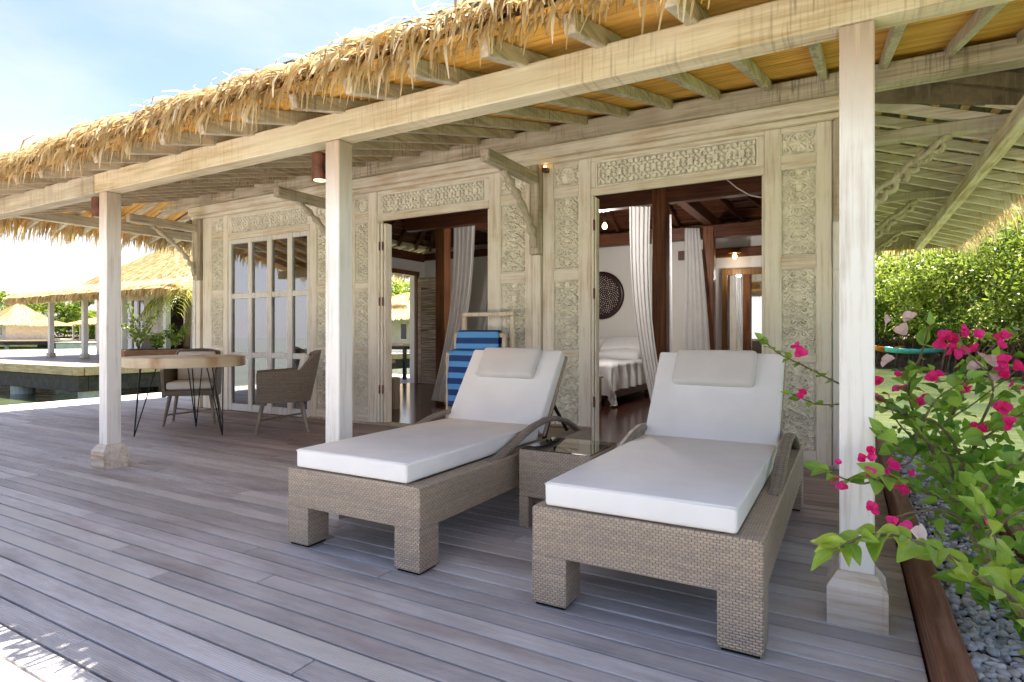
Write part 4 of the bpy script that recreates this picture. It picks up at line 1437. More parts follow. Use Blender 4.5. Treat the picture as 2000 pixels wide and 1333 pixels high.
draped('bed_curtain', (V2(1299, 418, 7.7), V2(1311, 420, 7.9)), (V2(1296, 800, 7.7), V2(1314, 800, 7.9)), 0, 0, 'narrow white curtain strip just behind the brown post', 3, 0.025, 0)
draped('bed_curtain', (V2(1337, 446, 9.75), V2(1366, 446, 9.75)), (V2(1328, 770, 9.7), V2(1392, 770, 9.7)), 0, 0, 'white curtain hanging farther back between disc and mirror', 5, 0.015, 0.02)
draped('bed_curtain', (V2(985, 470, 9.75), V2(1010, 470, 9.75)), (V2(905, 760, 9.7), V2(965, 760, 9.7)), 0, 0, 'white curtain slanting behind the topmost bar of the rack', 5, 0.015, 0.0)

# round pierced wall disc
dc = thing('wall_disc', (-4.05, 10.60, 1.81), label='dark round pierced disc hanging on the white bedroom wall', category='wall art')
mb = MB()
prof = [(0.001, 0.030), (0.30, 0.022), (0.40, 0.034), (0.448, 0.03), (0.45, 0.0)]
vs_, fs_ = [], []
N = 48
for (r_, d) in prof:
    for k in range(N):
        a = 2 * math.pi * k / N
        vs_.append((r_ * math.cos(a), -d, r_ * math.sin(a)))
for i in range(len(prof) - 1):
    for k in range(N):
        fs_.append((i * N + k, i * N + (k + 1) % N, (i + 1) * N + (k + 1) % N, (i + 1) * N + k))
mb.add(vs_, fs_)
mb.build('disc', m_plain('dark_lacquer', (0.030, 0.007, 0.009), 0.35), dc, smooth=True)
mb = MB()
g = np.random.default_rng(5)
for i in range(300):
    rr = 0.36 * math.sqrt((i + 0.5) / 300); a = i * 2.39996
    s_ = g.uniform(0.006, 0.0115)
    cx, cz, cy = rr * math.cos(a), rr * math.sin(a), -0.0365
    vs_ = [(cx + s_ * math.cos(k * 1.0472), cy, cz + s_ * math.sin(k * 1.0472)) for k in range(6)]
    mb.add(vs_, [(0, 1, 2, 3, 4, 5)])
mb.build('inlay', m_plain('shell_inlay', (0.72, 0.66, 0.62), 0.4), dc, kind='stuff')

mr = thing('mirror', (-1.50, 10.60, 0), label='tall brown-framed mirror leaning on the far bedroom wall', category='mirror')
BROWNF = m_wood('honey_wood', 'z', (0.16, 0.075, 0.025), (0.26, 0.13, 0.045), (0.34, 0.18, 0.065), amount=0.5, rough=0.45)
mb = MB()
mb.box(-0.36, -0.27, -0.06, -0.005, 0.02, 2.18, 0.006); mb.box(0.27, 0.36, -0.06, -0.005, 0.02, 2.18, 0.006)
mb.box(-0.2695, 0.2695, -0.058, -0.006, 2.07, 2.179, 0.006); mb.box(-0.2695, 0.2695, -0.058, -0.006, 0.0205, 0.15, 0.006)
mb.build('frame', BROWNF, mr)
mb = MB(); mb.box(-0.2695, 0.2695, -0.030, -0.022, 0.1505, 2.0695); mb.build('glass', MIRROR, mr)

sc_ = thing('carved_screen', (-6.45, 10.58, 0), label='honey brown carved wooden screen behind the curtain at the back wall', category='screen')
mb = MB()
for (a, b) in ((0, 0.12), (0.50, 0.62), (1.35, 1.47)):
    mb.box(a, b, -0.05, 0, 0.012, 2.22, 0.006)
mb.box(0, 1.47, -0.06, -0.002, 2.2205, 2.36, 0.006)
mb.build('frame', BROWNF, sc_)
mb = MB(); mb.box(0.1205, 0.4995, -0.022, -0.004, 0.02, 2.22); mb.box(0.6205, 1.3495, -0.022, -0.004, 0.02, 2.22)
mb.build('panel', RED_WOODZ, sc_)
me2 = TALL[0].copy(); me2.materials.clear(); me2.materials.append(BROWNF)
for z in (0.3, 1.0, 1.62):
    o = link('carving', me2, sc_); o.location = (0.17, -0.0235, z); o.scale = (1.1, 1, 0.82)

stp = thing('wood_stump', (-5.66, 6.52, 0.012), label='dark grey wooden stump stool just inside the doorway', category='stool')
mb = MB(); mb.lathe([(0.12, 0), (0.125, 0.1), (0.118, 0.3), (0.122, 0.43), (0.112, 0.445)], 18, (0, 0, 0), 0.03); mb.build('trunk', LEG_WOOD, stp)

def bulb_lamp(loc, lab, cord, power):
    t = thing('bulb_lamp', loc, label=lab, category='lamp')
    mb = MB()
    mb.lathe([(0.004, -0.055), (0.024, -0.045), (0.036, -0.02), (0.034, 0.005), (0.018, 0.03), (0.016, 0.04)], 16)
    mb.build('bulb', GLOW2, t, smooth=True)
    if cord:
        mb = MB(); mb.lathe([(0.02, 0.041), (0.022, 0.09), (0.006, 0.10)], 12); mb.tube([(0, 0, 0.10), (0, 0, cord)], 0.004, 6); mb.build('cord', BLACK_METAL, t)
    else:
        mb = MB(); mb.lathe([(0.10, 0.042), (0.095, 0.055), (0.02, 0.065)], 20); mb.bar((0, 0, 0.06), (0, 0.12, 0.06), 0.03, 0.03); mb.build('plate', m_plain('brass', (0.5, 0.3, 0.1), 0.35, 0.1, 8, 0, 0.8), t)
    ld = bpy.data.lights.new('bulb_light', 'POINT'); ld.energy = power; ld.color = (1.0, 0.94, 0.87); ld.shadow_soft_size = 0.04
    ob = bpy.data.objects.new('bulb_light', ld); COL.objects.link(ob); ob.parent = t; ob.location = (0, -0.12, -0.28)
    return t
GLOW2 = m_glow('bulb_glow', (1.0, 0.66, 0.26), 3.0)
bulb_lamp(P(1181, 441, 7.95), 'glowing bare bulb hanging in the dark rafters above the bed', 1.62, 22)
bulb_lamp(P(1435, 500, 10.42), 'glowing round brass wall lamp above the mirror', 0, 0.8)
# loose cable in the right doorway
mb = MB()
pts = [P(1418, 350, 5.6), P(1440, 368, 5.62), P(1465, 382, 5.6), P(1497, 388, 5.58)]
mb.tube(pts, 0.006, 6)
mb.build('cable', m_plain('pale_cable', (0.6, 0.55, 0.5), 0.5), villa, smooth=True)
# ================================================================== PLANTER WITH GRAVEL AND BOUGAINVILLEA
pl = thing('planter', (0, 0, 0), label='low brown timber planter bed filled with grey pebbles along the deck edge', category='planter')
mb = MB(); mb.box(0.222, 0.305, 0.9, 6.4, -0.25, 0.135, 0.008); mb.build('kerb', KERBY, pl)
mb = MB(); mb.box(0.66, 0.74, 0.9, 6.4, -0.25, 0.135, 0.008); mb.build('kerb', KERBY, pl)
mb = MB(); mb.box(0.3055, 0.6595, 6.32, 6.40, -0.25, 0.130, 0.008); mb.build('kerb', KERBY, pl)
mb = MB(); mb.box(0.3055, 0.6595, 0.95, 6.3195, -0.24, 0.052); mb.build('soil', DARK, pl)
def pebbles(n, x0, x1, y0, y1, z, sub, seed):
    g = np.random.default_rng(seed)
    bm = bmesh.new(); bmesh.ops.create_icosphere(bm, subdivisions=sub, radius=1.0)
    bv = np.array([v.co for v in bm.verts]); bf = np.array([[v.index for v in f.verts] for f in bm.faces]); bm.free()
    c = np.stack([g.uniform(x0, x1, n), g.uniform(y0, y1, n), z + g.uniform(-0.012, 0.012, n)], 1)
    s = np.stack([g.uniform(0.008, 0.026, n), g.uniform(0.007, 0.019, n), g.uniform(0.005, 0.013, n)], 1)
    a = g.uniform(0, 6.28, n); ca, sa = np.cos(a), np.sin(a)
    defo = 1 + 0.14 * np.sin(bv[None, :, 0] * 3 + g.uniform(0, 6, n)[:, None]) * np.cos(bv[None, :, 1] * 2.5 + g.uniform(0, 6, n)[:, None])
    q = bv[None] * s[:, None, :] * defo[:, :, None]
    tl = g.normal(0, 0.3, n)
    x = q[..., 0] * ca[:, None] - q[..., 1] * sa[:, None]; y = q[..., 0] * sa[:, None] + q[..., 1] * ca[:, None]
    zz = q[..., 2] + x * tl[:, None] * 0.5
    V = np.stack([x, y, zz], 2) + c[:, None, :]
    F = (bf[None] + (np.arange(n) * len(bv))[:, None, None]).reshape(-1, 3)
    return V.reshape(-1, 3), F, np.repeat(g.random(n), len(bv))
def m_pebble():
    t = NT('river_pebbles')
    at = t.t.nodes.new('ShaderNodeAttribute'); at.attribute_name = 'rnd'
    c = t.mix(at.outputs['Fac'], (0.22, 0.23, 0.26), (0.58, 0.57, 0.56))
    c = t.mix(t.rng(t.noise(t.pos(), 90, 3), 0.5, 0.75, 0, 0.4), c, (0.55, 0.54, 0.52))
    c = t.mix(t.rng(t.math('FRACT', t.math('MULTIPLY', at.outputs['Fac'], 9.7)), 0.80, 0.95, 0, 0.6), c, (0.36, 0.29, 0.21))
    return t.finish(t.bsdf(Base_Color=c, Roughness=0.55))
PEB = m_pebble()
A1 = pebbles(2600, 0.315, 0.65, 1.0, 3.4, 0.075, 2, 1)
A2 = pebbles(2600, 0.315, 0.65, 3.4, 6.3, 0.075, 1, 2)
V = np.concatenate([A1[0], A2[0]]); F = np.concatenate([A1[1], A2[1] + len(A1[0])]); r_ = np.concatenate([A1[2], A2[2]])
link('gravel', raw_mesh('gravel', V, F, PEB, r_, True), pl, kind='stuff')

LEAF_M = m_leafobj('bougainvillea_leaf', (0.055, 0.19, 0.02), (0.34, 0.54, 0.07), 0.45)
LEAF_Y = m_leafobj('young_leaf', (0.13, 0.30, 0.02), (0.40, 0.52, 0.06), 0.42)
def m_bract(name, a, b):
    t = NT(name)
    rnd = t.objrand()
    c = t.mix(rnd, a, b)
    bs = t.bsdf(Base_Color=c, Roughness=0.6)
    return t.finish(t.n('MixShader', 0, None, Fac=0.45, i1=bs, i2=t.n('BsdfTranslucent', 0, None, Color=c)))
BRACT = m_bract('magenta_bract', (0.78, 0.015, 0.16), (0.95, 0.05, 0.38))
BRACT_P = m_bract('pale_bract', (0.78, 0.55, 0.58), (0.86, 0.70, 0.72))
STEM = m_wood('plant_stem', 'z', (0.10, 0.075, 0.045), (0.17, 0.14, 0.08), (0.22, 0.20, 0.11), amount=0.4)
def leaf_mesh(name, mat, fold=0.25, curl=0.25, ln=1.0, wd=0.66, wav=0.02):
    m, n = 8, 5
    Pt = np.zeros((m, n, 3))
    for i in range(m):
        t = i / (m - 1)
        w = wd * 0.5 * (math.sin(math.pi * min(1, t ** 0.62)) ** 0.85) * (1 - 0.15 * t) if 0 < t < 1 else 0.006
        for j in range(n):
            s = (j / (n - 1)) * 2 - 1
            Pt[i, j] = (t * ln, s * w, abs(s) * w * fold * 1.6 - curl * t * t * ln * 0.6 + wav * math.sin(t * 9 + s * 3))
    mb = MB(); mb.grid(Pt)
    return mb.mesh(name, mat, smooth=True, fix=False)
LEAVES = [leaf_mesh('leaf', LEAF_M, 0.30, 0.25), leaf_mesh('leaf', LEAF_M, 0.12, 0.45, 1, 0.74), leaf_mesh('leaf', LEAF_M, 0.42, 0.08, 1, 0.60)]
YLEAVES = [leaf_mesh('leaf', LEAF_Y, 0.30, 0.30), leaf_mesh('leaf', LEAF_Y, 0.15, 0.55, 1, 0.66), leaf_mesh('leaf', LEAF_Y, 0.5, 0.1, 1, 0.5)]
def flower_mesh(mat, open_=0.9):
    mb = MB()
    m, n = 6, 5
    for k in range(3):
        a0 = k * 2.094
        Pt = np.zeros((m, n, 3))
        for i in range(m):
            t = i / (m - 1)
            w = 0.52 * math.sin(math.pi * min(1, t ** 0.75)) ** 0.65 if 0 < t < 1 else 0.02
            for j in range(n):
                s = (j / (n - 1)) * 2 - 1
                r_ = t * math.sin(open_ * (0.6 + 0.5 * t)); z = t * math.cos(open_ * (0.6 + 0.5 * t)) + abs(s) * w * 0.25
                Pt[i, j] = (r_ * math.cos(a0) - s * w * math.sin(a0), r_ * math.sin(a0) + s * w * math.cos(a0), z)
        mb.grid(Pt)
    return mb.mesh('flower', mat, smooth=True, fix=False)
FLW = [flower_mesh(BRACT, 0.9), flower_mesh(BRACT, 0.6), flower_mesh(BRACT, 1.2)]
FLWP = [flower_mesh(BRACT_P, 1.0), flower_mesh(BRACT_P, 1.3)]
N_LEAF = [0]
def smooth_path(pts, n=8):
    out = []
    pts = [Vector(p) for p in pts]
    ext = [pts[0] * 2 - pts[1]] + pts + [pts[-1] * 2 - pts[-2]]
    for i in range(1, len(ext) - 2):
        for k in range(n):
            t = k / n
            a, b, c, d = ext[i - 1], ext[i], ext[i + 1], ext[i + 2]
            out.append(0.5 * ((2 * b) + (c - a) * t + (2 * a - 5 * b + 4 * c - d) * t * t + (3 * b - a - 3 * c + d) * t ** 3))
    out.append(pts[-1])
    return out
def grow(plant, pts, step, size, leaves, r0=0.006, flower=0.0, pale=0.0, seed=0, start=0.15):
    g = random.Random(seed)
    path = smooth_path(pts)
    n = len(path)
    mb = MB(); mb.tube(path, [r0 * (1 - 0.75 * i / n) + 0.0008 for i in range(n)], 6)
    mb.build('stem', STEM, plant, smooth=True)
    acc, k = 0.0, 0
    total = sum((path[i + 1] - path[i]).length for i in range(n - 1))
    run = 0.0
    for i in range(n - 1):
        seg = path[i + 1] - path[i]
        run += seg.length; acc += seg.length
        if acc < step or run < total * start:
            continue
        acc = 0.0; k += 1
        d = seg.normalized()
        side = d.cross(Vector((0, 0, 1)))
        if side.length < 0.1: side = Vector((1, 0, 0))
        side.normalize()
        for s in ((1, -1) if g.random() < 0.35 else ((1,) if k % 2 else (-1,))):
            dirv = (side * s * g.uniform(0.5, 1.0) + d * g.uniform(0.1, 0.7) + Vector((g.uniform(-.35, .35), g.uniform(-0.55, 0.1), g.uniform(-0.35, 0.35)))).normalized()
            place(plant, g.choice(leaves), path[i], dirv, size * g.uniform(0.6, 1.25), g)
    dv = (path[-1] - path[-3]).normalized()
    place(plant, g.choice(leaves), path[-1], dv, size * 0.75, g)
    return path
def place(plant, me, p, dirv, size, g):
    if N_LEAF[0] >= 296:
        return
    N_LEAF[0] += 1
    o = link('leaf', me, plant)
    nrm = Vector((g.uniform(-0.5, 0.5), g.uniform(-0.95, -0.1), g.uniform(0.35, 1.0)))
    x = dirv.normalized(); y = nrm.cross(x).normalized(); z = x.cross(y)
    M = Matrix((x, y, z)).transposed().to_4x4()
    o.matrix_local = Matrix.Translation(p) @ M @ Matrix.Diagonal((size, size, size, 1))
def flower_at(plant, p, size, pale, g):
    o = link('flower', g.choice(FLWP if pale else FLW), plant)
    o.location = p; o.rotation_euler = (g.uniform(0.3, 1.5), g.uniform(-0.6, 0.6), g.uniform(0, 6.28)); o.scale = (size,) * 3
bg = thing('bougainvillea', (0.5, 3.0, 0.06), label='bougainvillea with magenta and pale pink flowers growing in the pebble planter', category='plant')
bg.location = (0, 0, 0)
def ch_(*a): return [P(*q) for q in a]
base1 = (0.55, 3.05, 0.05); base2 = (0.52, 2.35, 0.05); base3 = (0.50, 1.72, 0.05); base4 = (0.55, 4.0, 0.05)
# trunks and main branches
grow(bg, [base3] + ch_((2010, 1215, 1.78), (1930, 1140, 1.74), (1850, 1085, 1.70), (1760, 1050, 1.66), (1690, 1048, 1.62), (1625, 1078, 1.58)), 0.022, 0.085, YLEAVES, 0.007, seed=1, start=0.25)
grow(bg, [base3] + ch_((2020, 1230, 1.85), (1965, 1120, 1.88), (1935, 1030, 1.9), (1915, 985, 1.9)), 0.03, 0.075, YLEAVES, 0.006, seed=2, start=0.3)
grow(bg, [base2] + ch_((1900, 1010, 2.45), (1800, 960, 2.40), (1735, 930, 2.32), (1680, 945, 2.28), (1600, 915, 2.30)), 0.03, 0.075, LEAVES, 0.006, seed=3)
grow(bg, [base2] + ch_((1890, 1000, 2.5), (1840, 930, 2.5), (1760, 880, 2.48), (1720, 840, 2.46)), 0.03, 0.075, LEAVES, 0.006, seed=4)
grow(bg, [base1] + ch_((1850, 920, 3.1), (1790, 830, 3.0), (1740, 800, 2.9), (1660, 790, 2.9), (1600, 790, 2.9), (1545, 770, 2.9)), 0.035, 0.06, LEAVES, 0.006, seed=5, start=0.2)
grow(bg, [base1] + ch_((1840, 900, 3.1), (1760, 800, 3.0), (1640, 750, 2.92), (1570, 715, 2.9), (1520, 690, 2.9), (1488, 662, 2.9)), 0.032, 0.058, LEAVES, 0.006, seed=6, start=0.25)
grow(bg, [base1] + ch_((1850, 900, 3.2), (1865, 800, 3.2), (1900, 720, 3.2), (1960, 660, 3.2), (2010, 640, 3.2)), 0.045, 0.075, LEAVES, 0.008, seed=7)
grow(bg, [base1] + ch_((1830, 900, 3.0), (1775, 770, 3.0), (1800, 690, 3.0), (1815, 635, 3.0)), 0.045, 0.08, LEAVES, 0.007, seed=8)
grow(bg, [base1] + ch_((1880, 950, 2.9), (1900, 880, 2.85), (1960, 830, 2.8), (2010, 800, 2.8)), 0.045, 0.075, LEAVES, 0.007, seed=9)
grow(bg, [base2] + ch_((1880, 980, 2.6), (1850, 890, 2.6), (1800, 850, 2.6), (1830, 780, 2.6), (1900, 740, 2.6)), 0.04, 0.07, LEAVES, 0.007, seed=10)
grow(bg, [base2] + ch_((1920, 1000, 2.3), (1950, 930, 2.25), (1990, 900, 2.25), (2020, 860, 2.2)), 0.03, 0.085, LEAVES, 0.007, seed=11)
grow(bg, [base4] + ch_((1800, 880, 4.0), (1750, 820, 3.9), (1735, 770, 3.9)), 0.04, 0.065, LEAVES, 0.006, seed=12)
grow(bg, [base4] + ch_((1850, 900, 3.8), (1830, 840, 3.8), (1900, 790, 3.8), (1990, 720, 3.8)), 0.05, 0.07, LEAVES, 0.006, seed=13)
grow(bg, [base2] + ch_((1900, 1050, 2.35), (1850, 1000, 2.3), (1790, 1000, 2.2), (1750, 1010, 2.2)), 0.03, 0.075, LEAVES, 0.006, seed=14)
grow(bg, [base2] + ch_((1930, 1080, 2.2), (1960, 1020, 2.15), (2010, 990, 2.1)), 0.035, 0.085, LEAVES, 0.006, seed=15)
grow(bg, [base1] + ch_((1870, 880, 2.9), (1800, 820, 2.8), (1780, 900, 2.7), (1730, 910, 2.7)), 0.04, 0.065, LEAVES, 0.006, seed=16)
grow(bg, [base1] + ch_((1900, 900, 3.0), (1940, 760, 3.0), (1890, 690, 3.0), (1870, 650, 3.0)), 0.05, 0.07, LEAVES, 0.006, seed=17)
g = random.Random(4)
for (px, py, Y) in ((1712, 745, 3.0), (1745, 742, 3.0), (1765, 768, 3.0), (1715, 782, 3.0), (1802, 778, 3.0), (1850, 660, 3.1), (1880, 662, 3.1), (1838, 668, 3.1), (1918, 655, 3.1), (1560, 687, 2.9), (1559, 775, 2.9), (1690, 878, 2.35), (1705, 890, 2.35), (1636, 912, 2.3), (1692, 920, 2.3), (1635, 945, 2.3), (1748, 908, 2.4), (1738, 932, 2.4), (1770, 930, 2.4), (1768, 955, 2.4), (1700, 1002, 2.2), (1715, 1040, 2.2), (1918, 842, 2.8), (1925, 1032, 2.2), (1988, 725, 3.1), (1962, 728, 3.1), (1992, 760, 3.0), (1900, 678, 3.1), (1760, 1018, 2.25), (1893, 640, 3.1), (1945, 668, 3.1), (1975, 702, 3.1), (1862, 702, 3.0), (1828, 742, 3.0), (1870, 690, 3.1), (1955, 790, 2.8), (1985, 830, 2.6), (1890, 760, 3.0), (1730, 860, 2.6)):
    for _ in range(g.choice((1, 2, 2, 3))):
        flower_at(bg, P(px, py, Y) + Vector((g.uniform(-.022, .022), g.uniform(-.02, .02), g.uniform(-.02, .02))), g.uniform(0.024, 0.033) * Y / 2.7, False, g)
for (px, py, Y) in ((1740, 625, 3.1), (1778, 622, 3.1), (1765, 646, 3.1), (1735, 705, 3.1), (1918, 698, 3.1), (1935, 705, 3.1), (1905, 720, 3.1), (1940, 740, 3.1)):
    flower_at(bg, P(px, py, Y), 0.034 * Y / 2.8, True, g)
flower_at(bg, P(1790, 1045, 1.95), 0.040, True, g)
# the smaller leaves deep in the bush, too many to tell apart
def leaf_mass(n, seed):
    gg = np.random.default_rng(seed)
    Vs, Fs, Rs, b_ = [], [], [], 0
    src = LEAVES[0]
    bv = np.array([v.co for v in src.vertices]); bf = np.array([list(f.vertices) for f in src.polygons])
    stems = [(base1, (0.30, 3.0, 0.75)), (base1, (0.70, 3.1, 1.05)), (base1, (0.95, 3.0, 0.85)), (base2, (0.62, 2.5, 0.75)), (base2, (0.35, 2.5, 0.55)), (base4, (0.5, 3.9, 0.9)), (base4, (0.25, 3.9, 0.75)), (base1, (0.55, 3.3, 0.95)), (base2, (0.85, 2.5, 0.60)), (base1, (0.45, 2.9, 0.6))]
    for k in range(n):
        a, c = stems[gg.integers(len(stems))]
        t = gg.uniform(0.35, 1.0)
        p = np.array(a) * (1 - t) + np.array(c) * t + gg.normal(0, 0.085, 3)
        z = gg.normal(0, 0.5, 3) + [0, -0.4, 0.8]; z /= np.linalg.norm(z)
        x = gg.normal(0, 1, 3); x -= z * (x @ z); x /= np.linalg.norm(x)
        y = np.cross(z, x)
        s = gg.uniform(0.042, 0.085)
        Vs.append((bv[:, :1] * x + bv[:, 1:2] * y + bv[:, 2:] * z) * s + p); Fs.append(bf + b_); b_ += len(bv)
        Rs.append(np.full(len(bv), gg.random()))
    return np.concatenate(Vs), np.concatenate(Fs), np.concatenate(Rs)
V, F, r_ = leaf_mass(640, 12)
BUSH = m_leafy('bush_leaf', (0.04, 0.16, 0.018), (0.34, 0.54, 0.07), 0.45, 0.38)
link('foliage', raw_mesh('foliage', V, F, BUSH, r_, True), bg, kind='stuff')

# ================================================================== MANGROVES
def leaf_cloud(C, size, g, flat=0.35):
    """one diamond leaf per centre"""
    n = len(C)
    a = g.normal(0, 1, (n, 3)); a /= np.linalg.norm(a, axis=1)[:, None]
    b = g.normal(0, 1, (n, 3)); b[:, 2] *= 0.6
    b -= a * (a * b).sum(1)[:, None]; b /= np.linalg.norm(b, axis=1)[:, None]
    s = size * g.uniform(0.6, 1.4, n)
    V = np.stack([C - a * s[:, None], C - b * s[:, None] * 0.42, C + a * s[:, None], C + b * s[:, None] * 0.42], 1).reshape(-1, 3)
    F = (np.arange(n)[:, None] * 4 + np.arange(4)[None])
    return V, F, np.repeat(g.random(n), 4)
MANG = m_leafy('mangrove_leaf', (0.035, 0.095, 0.010), (0.36, 0.44, 0.06), 0.38, 0.40, (0.55, 0.56, 0.20))
ROOT = m_plain('mangrove_root', (0.16, 0.10, 0.06), 0.85, 0.25, 3.0)
def thicket(name, line, height, depth, nblob, per, size, seed, lab, roots=0, low=0.5, prof=None):
    g = np.random.default_rng(seed)
    line = np.array(line, float)
    seg = np.linalg.norm(np.diff(line, axis=0), axis=1); cum = np.concatenate([[0], np.cumsum(seg)])
    def at(s):
        i = min(np.searchsorted(cum, s, side='right') - 1, len(seg) - 1)
        t = (s - cum[i]) / seg[i]
        d = (line[i + 1] - line[i]) / seg[i]
        return line[i] * (1 - t) + line[i + 1] * t, np.array([d[1], -d[0]])
    Cs, Ts = [], []
    for k in range(nblob):
        s = g.random() * cum[-1]
        p, nrm = at(s)
        away = nrm if (nrm @ p) > 0 else -nrm           # away from the camera side
        dd = g.random()
        c = p + away * (dd * depth)
        hh = (height if prof is None else prof(c)) * g.uniform(0.80, 1.08)
        if k % 4 == 0:
            hh = low + 2.6; dd = 0.4 + 0.6 * dd
        z = low + (hh - low) * (0.15 + 0.85 * g.random() ** 0.75) * (0.45 + 0.55 * dd) + 0.4
        r = g.uniform(0.9, 1.9) * (height / 8.0) ** 0.5
        m = int(per * g.uniform(0.6, 1.3))
        q = g.normal(0, 1, (m, 3)); q /= np.linalg.norm(q, axis=1)[:, None]
        rad = r * (0.55 + 0.5 * g.random(m)) * (1 + 0.25 * np.sin(q[:, 0] * 5 + k) * np.cos(q[:, 2] * 4))
        pts = q * rad[:, None]; pts[:, 2] *= 0.72
        Cs.append(pts + np.array([c[0], c[1], z])); Ts.append(np.full(m, g.normal(0, 0.28)))
    C = np.concatenate(Cs); T = np.concatenate(Ts)
    ok = C[:, 2] > 0.15
    C, T = C[ok], T[ok]
    V, F, r_ = leaf_cloud(C, size, g)
    r_ = np.clip(r_ * 0.7 + 0.15 + np.repeat(T, 4), 0, 1)
    o = link(name, raw_mesh(name, V, F, MANG, r_), None, kind='stuff', label=lab)
    if roots:
        mb = MB()
        for k in range(roots):
            p, nrm = at(g.random() * cum[-1])
            away = nrm if (nrm @ p) > 0 else -nrm
            c = p + away * g.uniform(0.3, 3.0)
            a = g.uniform(0, 6.28); rr = g.uniform(0.4, 1.5); h = g.uniform(0.5, 1.9)
            e_ = c + np.array([math.cos(a), math.sin(a)]) * rr
            pts = [(c[0] + (e_[0] - c[0]) * t ** 1.4, c[1] + (e_[1] - c[1]) * t ** 1.4, -1.0 + (h + 1.0) * (1 - t ** 2.2)) for t in (0, 0.3, 0.6, 0.85, 1.0)]
            w_ = g.uniform(0.018, 0.04)
            mb.tube(pts, w_, 4, caps=False)
            if k % 4 == 0:
                mb.tube([(c[0], c[1], h), (c[0] + g.normal(0, 0.4), c[1] + g.normal(0, 0.4), h + 2.8)], [w_ * 1.6, w_], 5, caps=False)
        mb.build('prop_roots', ROOT, o, kind='stuff')
    return o
RL = [(15, 21), (6.9, 34.8), (1.9, 45), (-8, 54)]
thicket('mangrove_thicket', RL, 11.0, 9.0, 800, 420, 0.125, 21, 'dense sunlit mangrove thicket across the water behind the flowers', 520)
thicket('mangrove_thicket', [(-60, 66), (-100, 82), (-150, 84), (-190, 60)], 14.0, 14.0, 460, 210, 0.45, 22, 'far green mangrove wood behind the small bungalows', 0)
thicket('mangrove_thicket', [(-12, 21), (-19, 26.5), (-25, 31)], 3.6, 3.0, 110, 260, 0.11, 23, 'bright mangrove bushes seen through the open back door', 60, 0.2)
thicket('mangrove_thicket', [(-26, 44), (-38, 49), (-52, 54)], 8.5, 5.0, 130, 200, 0.20, 24, 'taller mangroves behind the roof seen through the back door', 0)
mb = MB()
def bank(line, w, z):
    line = [Vector((a, b, 0)) for a, b in line]
    n = len(line)
    vs_ = []
    for i, p in enumerate(line):
        d = (line[min(i + 1, n - 1)] - line[max(i - 1, 0)]).normalized()
        nr = Vector((d.y, -d.x, 0)); nr = nr if nr.dot(p) > 0 else -nr
        vs_ += [p + nr * 0.5 + Vector((0, 0, -1.6)), p + nr * 2.2 + Vector((0, 0, z - 0.4)), p + nr * 5 + Vector((0, 0, z + 0.5)), p + nr * w + Vector((0, 0, z + 2.2))]
    fs_ = []
    for i in range(n - 1):
        for k in range(3):
            fs_.append((i * 4 + k, i * 4 + k + 1, (i + 1) * 4 + k + 1, (i + 1) * 4 + k))
    mb.add(vs_, fs_)
bank(RL, 40, 0.1); bank([(-60, 66), (-100, 82), (-150, 84), (-190, 60)], 60, 0.1); bank([(-12, 21), (-19, 26.5), (-25, 31)], 6, -0.2)
mb.build('shore', m_plain('mangrove_mud', (0.10, 0.065, 0.04), 0.9, 0.3, 1.5, 0.4), kind='structure', label='muddy mangrove shore')

def kayak(p, rz, ln, mat, lab):
    t = thing('kayak', p, rz, label=lab, category='kayak')
    n = 12
    vs_, fs_ = [], []
    for i in range(n + 1):
        t_ = i / n; w = 0.36 * math.sin(math.pi * t_) ** 0.6 + 0.01
        x = (t_ - 0.5) * ln; up = 0.12 * (2 * t_ - 1) ** 2
        for (a, b) in ((-1, 0.26), (-0.7, 0.08), (0, 0.0), (0.7, 0.08), (1, 0.26), (0.5, 0.30), (-0.5, 0.30)):
            vs_.append((x, a * w, b + up))
    for i in range(n):
        for k in range(7):
            fs_.append((i * 7 + k, i * 7 + (k + 1) % 7, (i + 1) * 7 + (k + 1) % 7, (i + 1) * 7 + k))
    fs_.append(tuple(range(7))); fs_.append(tuple(n * 7 + k for k in range(7)))
    mb = MB(); mb.add(vs_, fs_); mb.build('hull', mat, t, smooth=True)
    mb = MB(); mb.lathe([(0.20, 0.0), (0.24, 0.03), (0.21, 0.05)], 14, (0, 0, 0.295)); mb.build('cockpit', BLACK_METAL, t)
pk = P(1788, 672, 40.0)
kayak((pk[0], pk[1], 0.02), R(12), 3.0, m_plain('turquoise_hull', (0.10, 0.50, 0.48), 0.35), 'turquoise kayak lying between the mangrove trunks')
pk = P(1738, 670, 42.5)
kayak((pk[0], pk[1], 0.05), R(50), 2.6, m_plain('orange_hull', (0.75, 0.25, 0.04), 0.35), 'orange kayak tip beside the turquoise one under the mangroves')

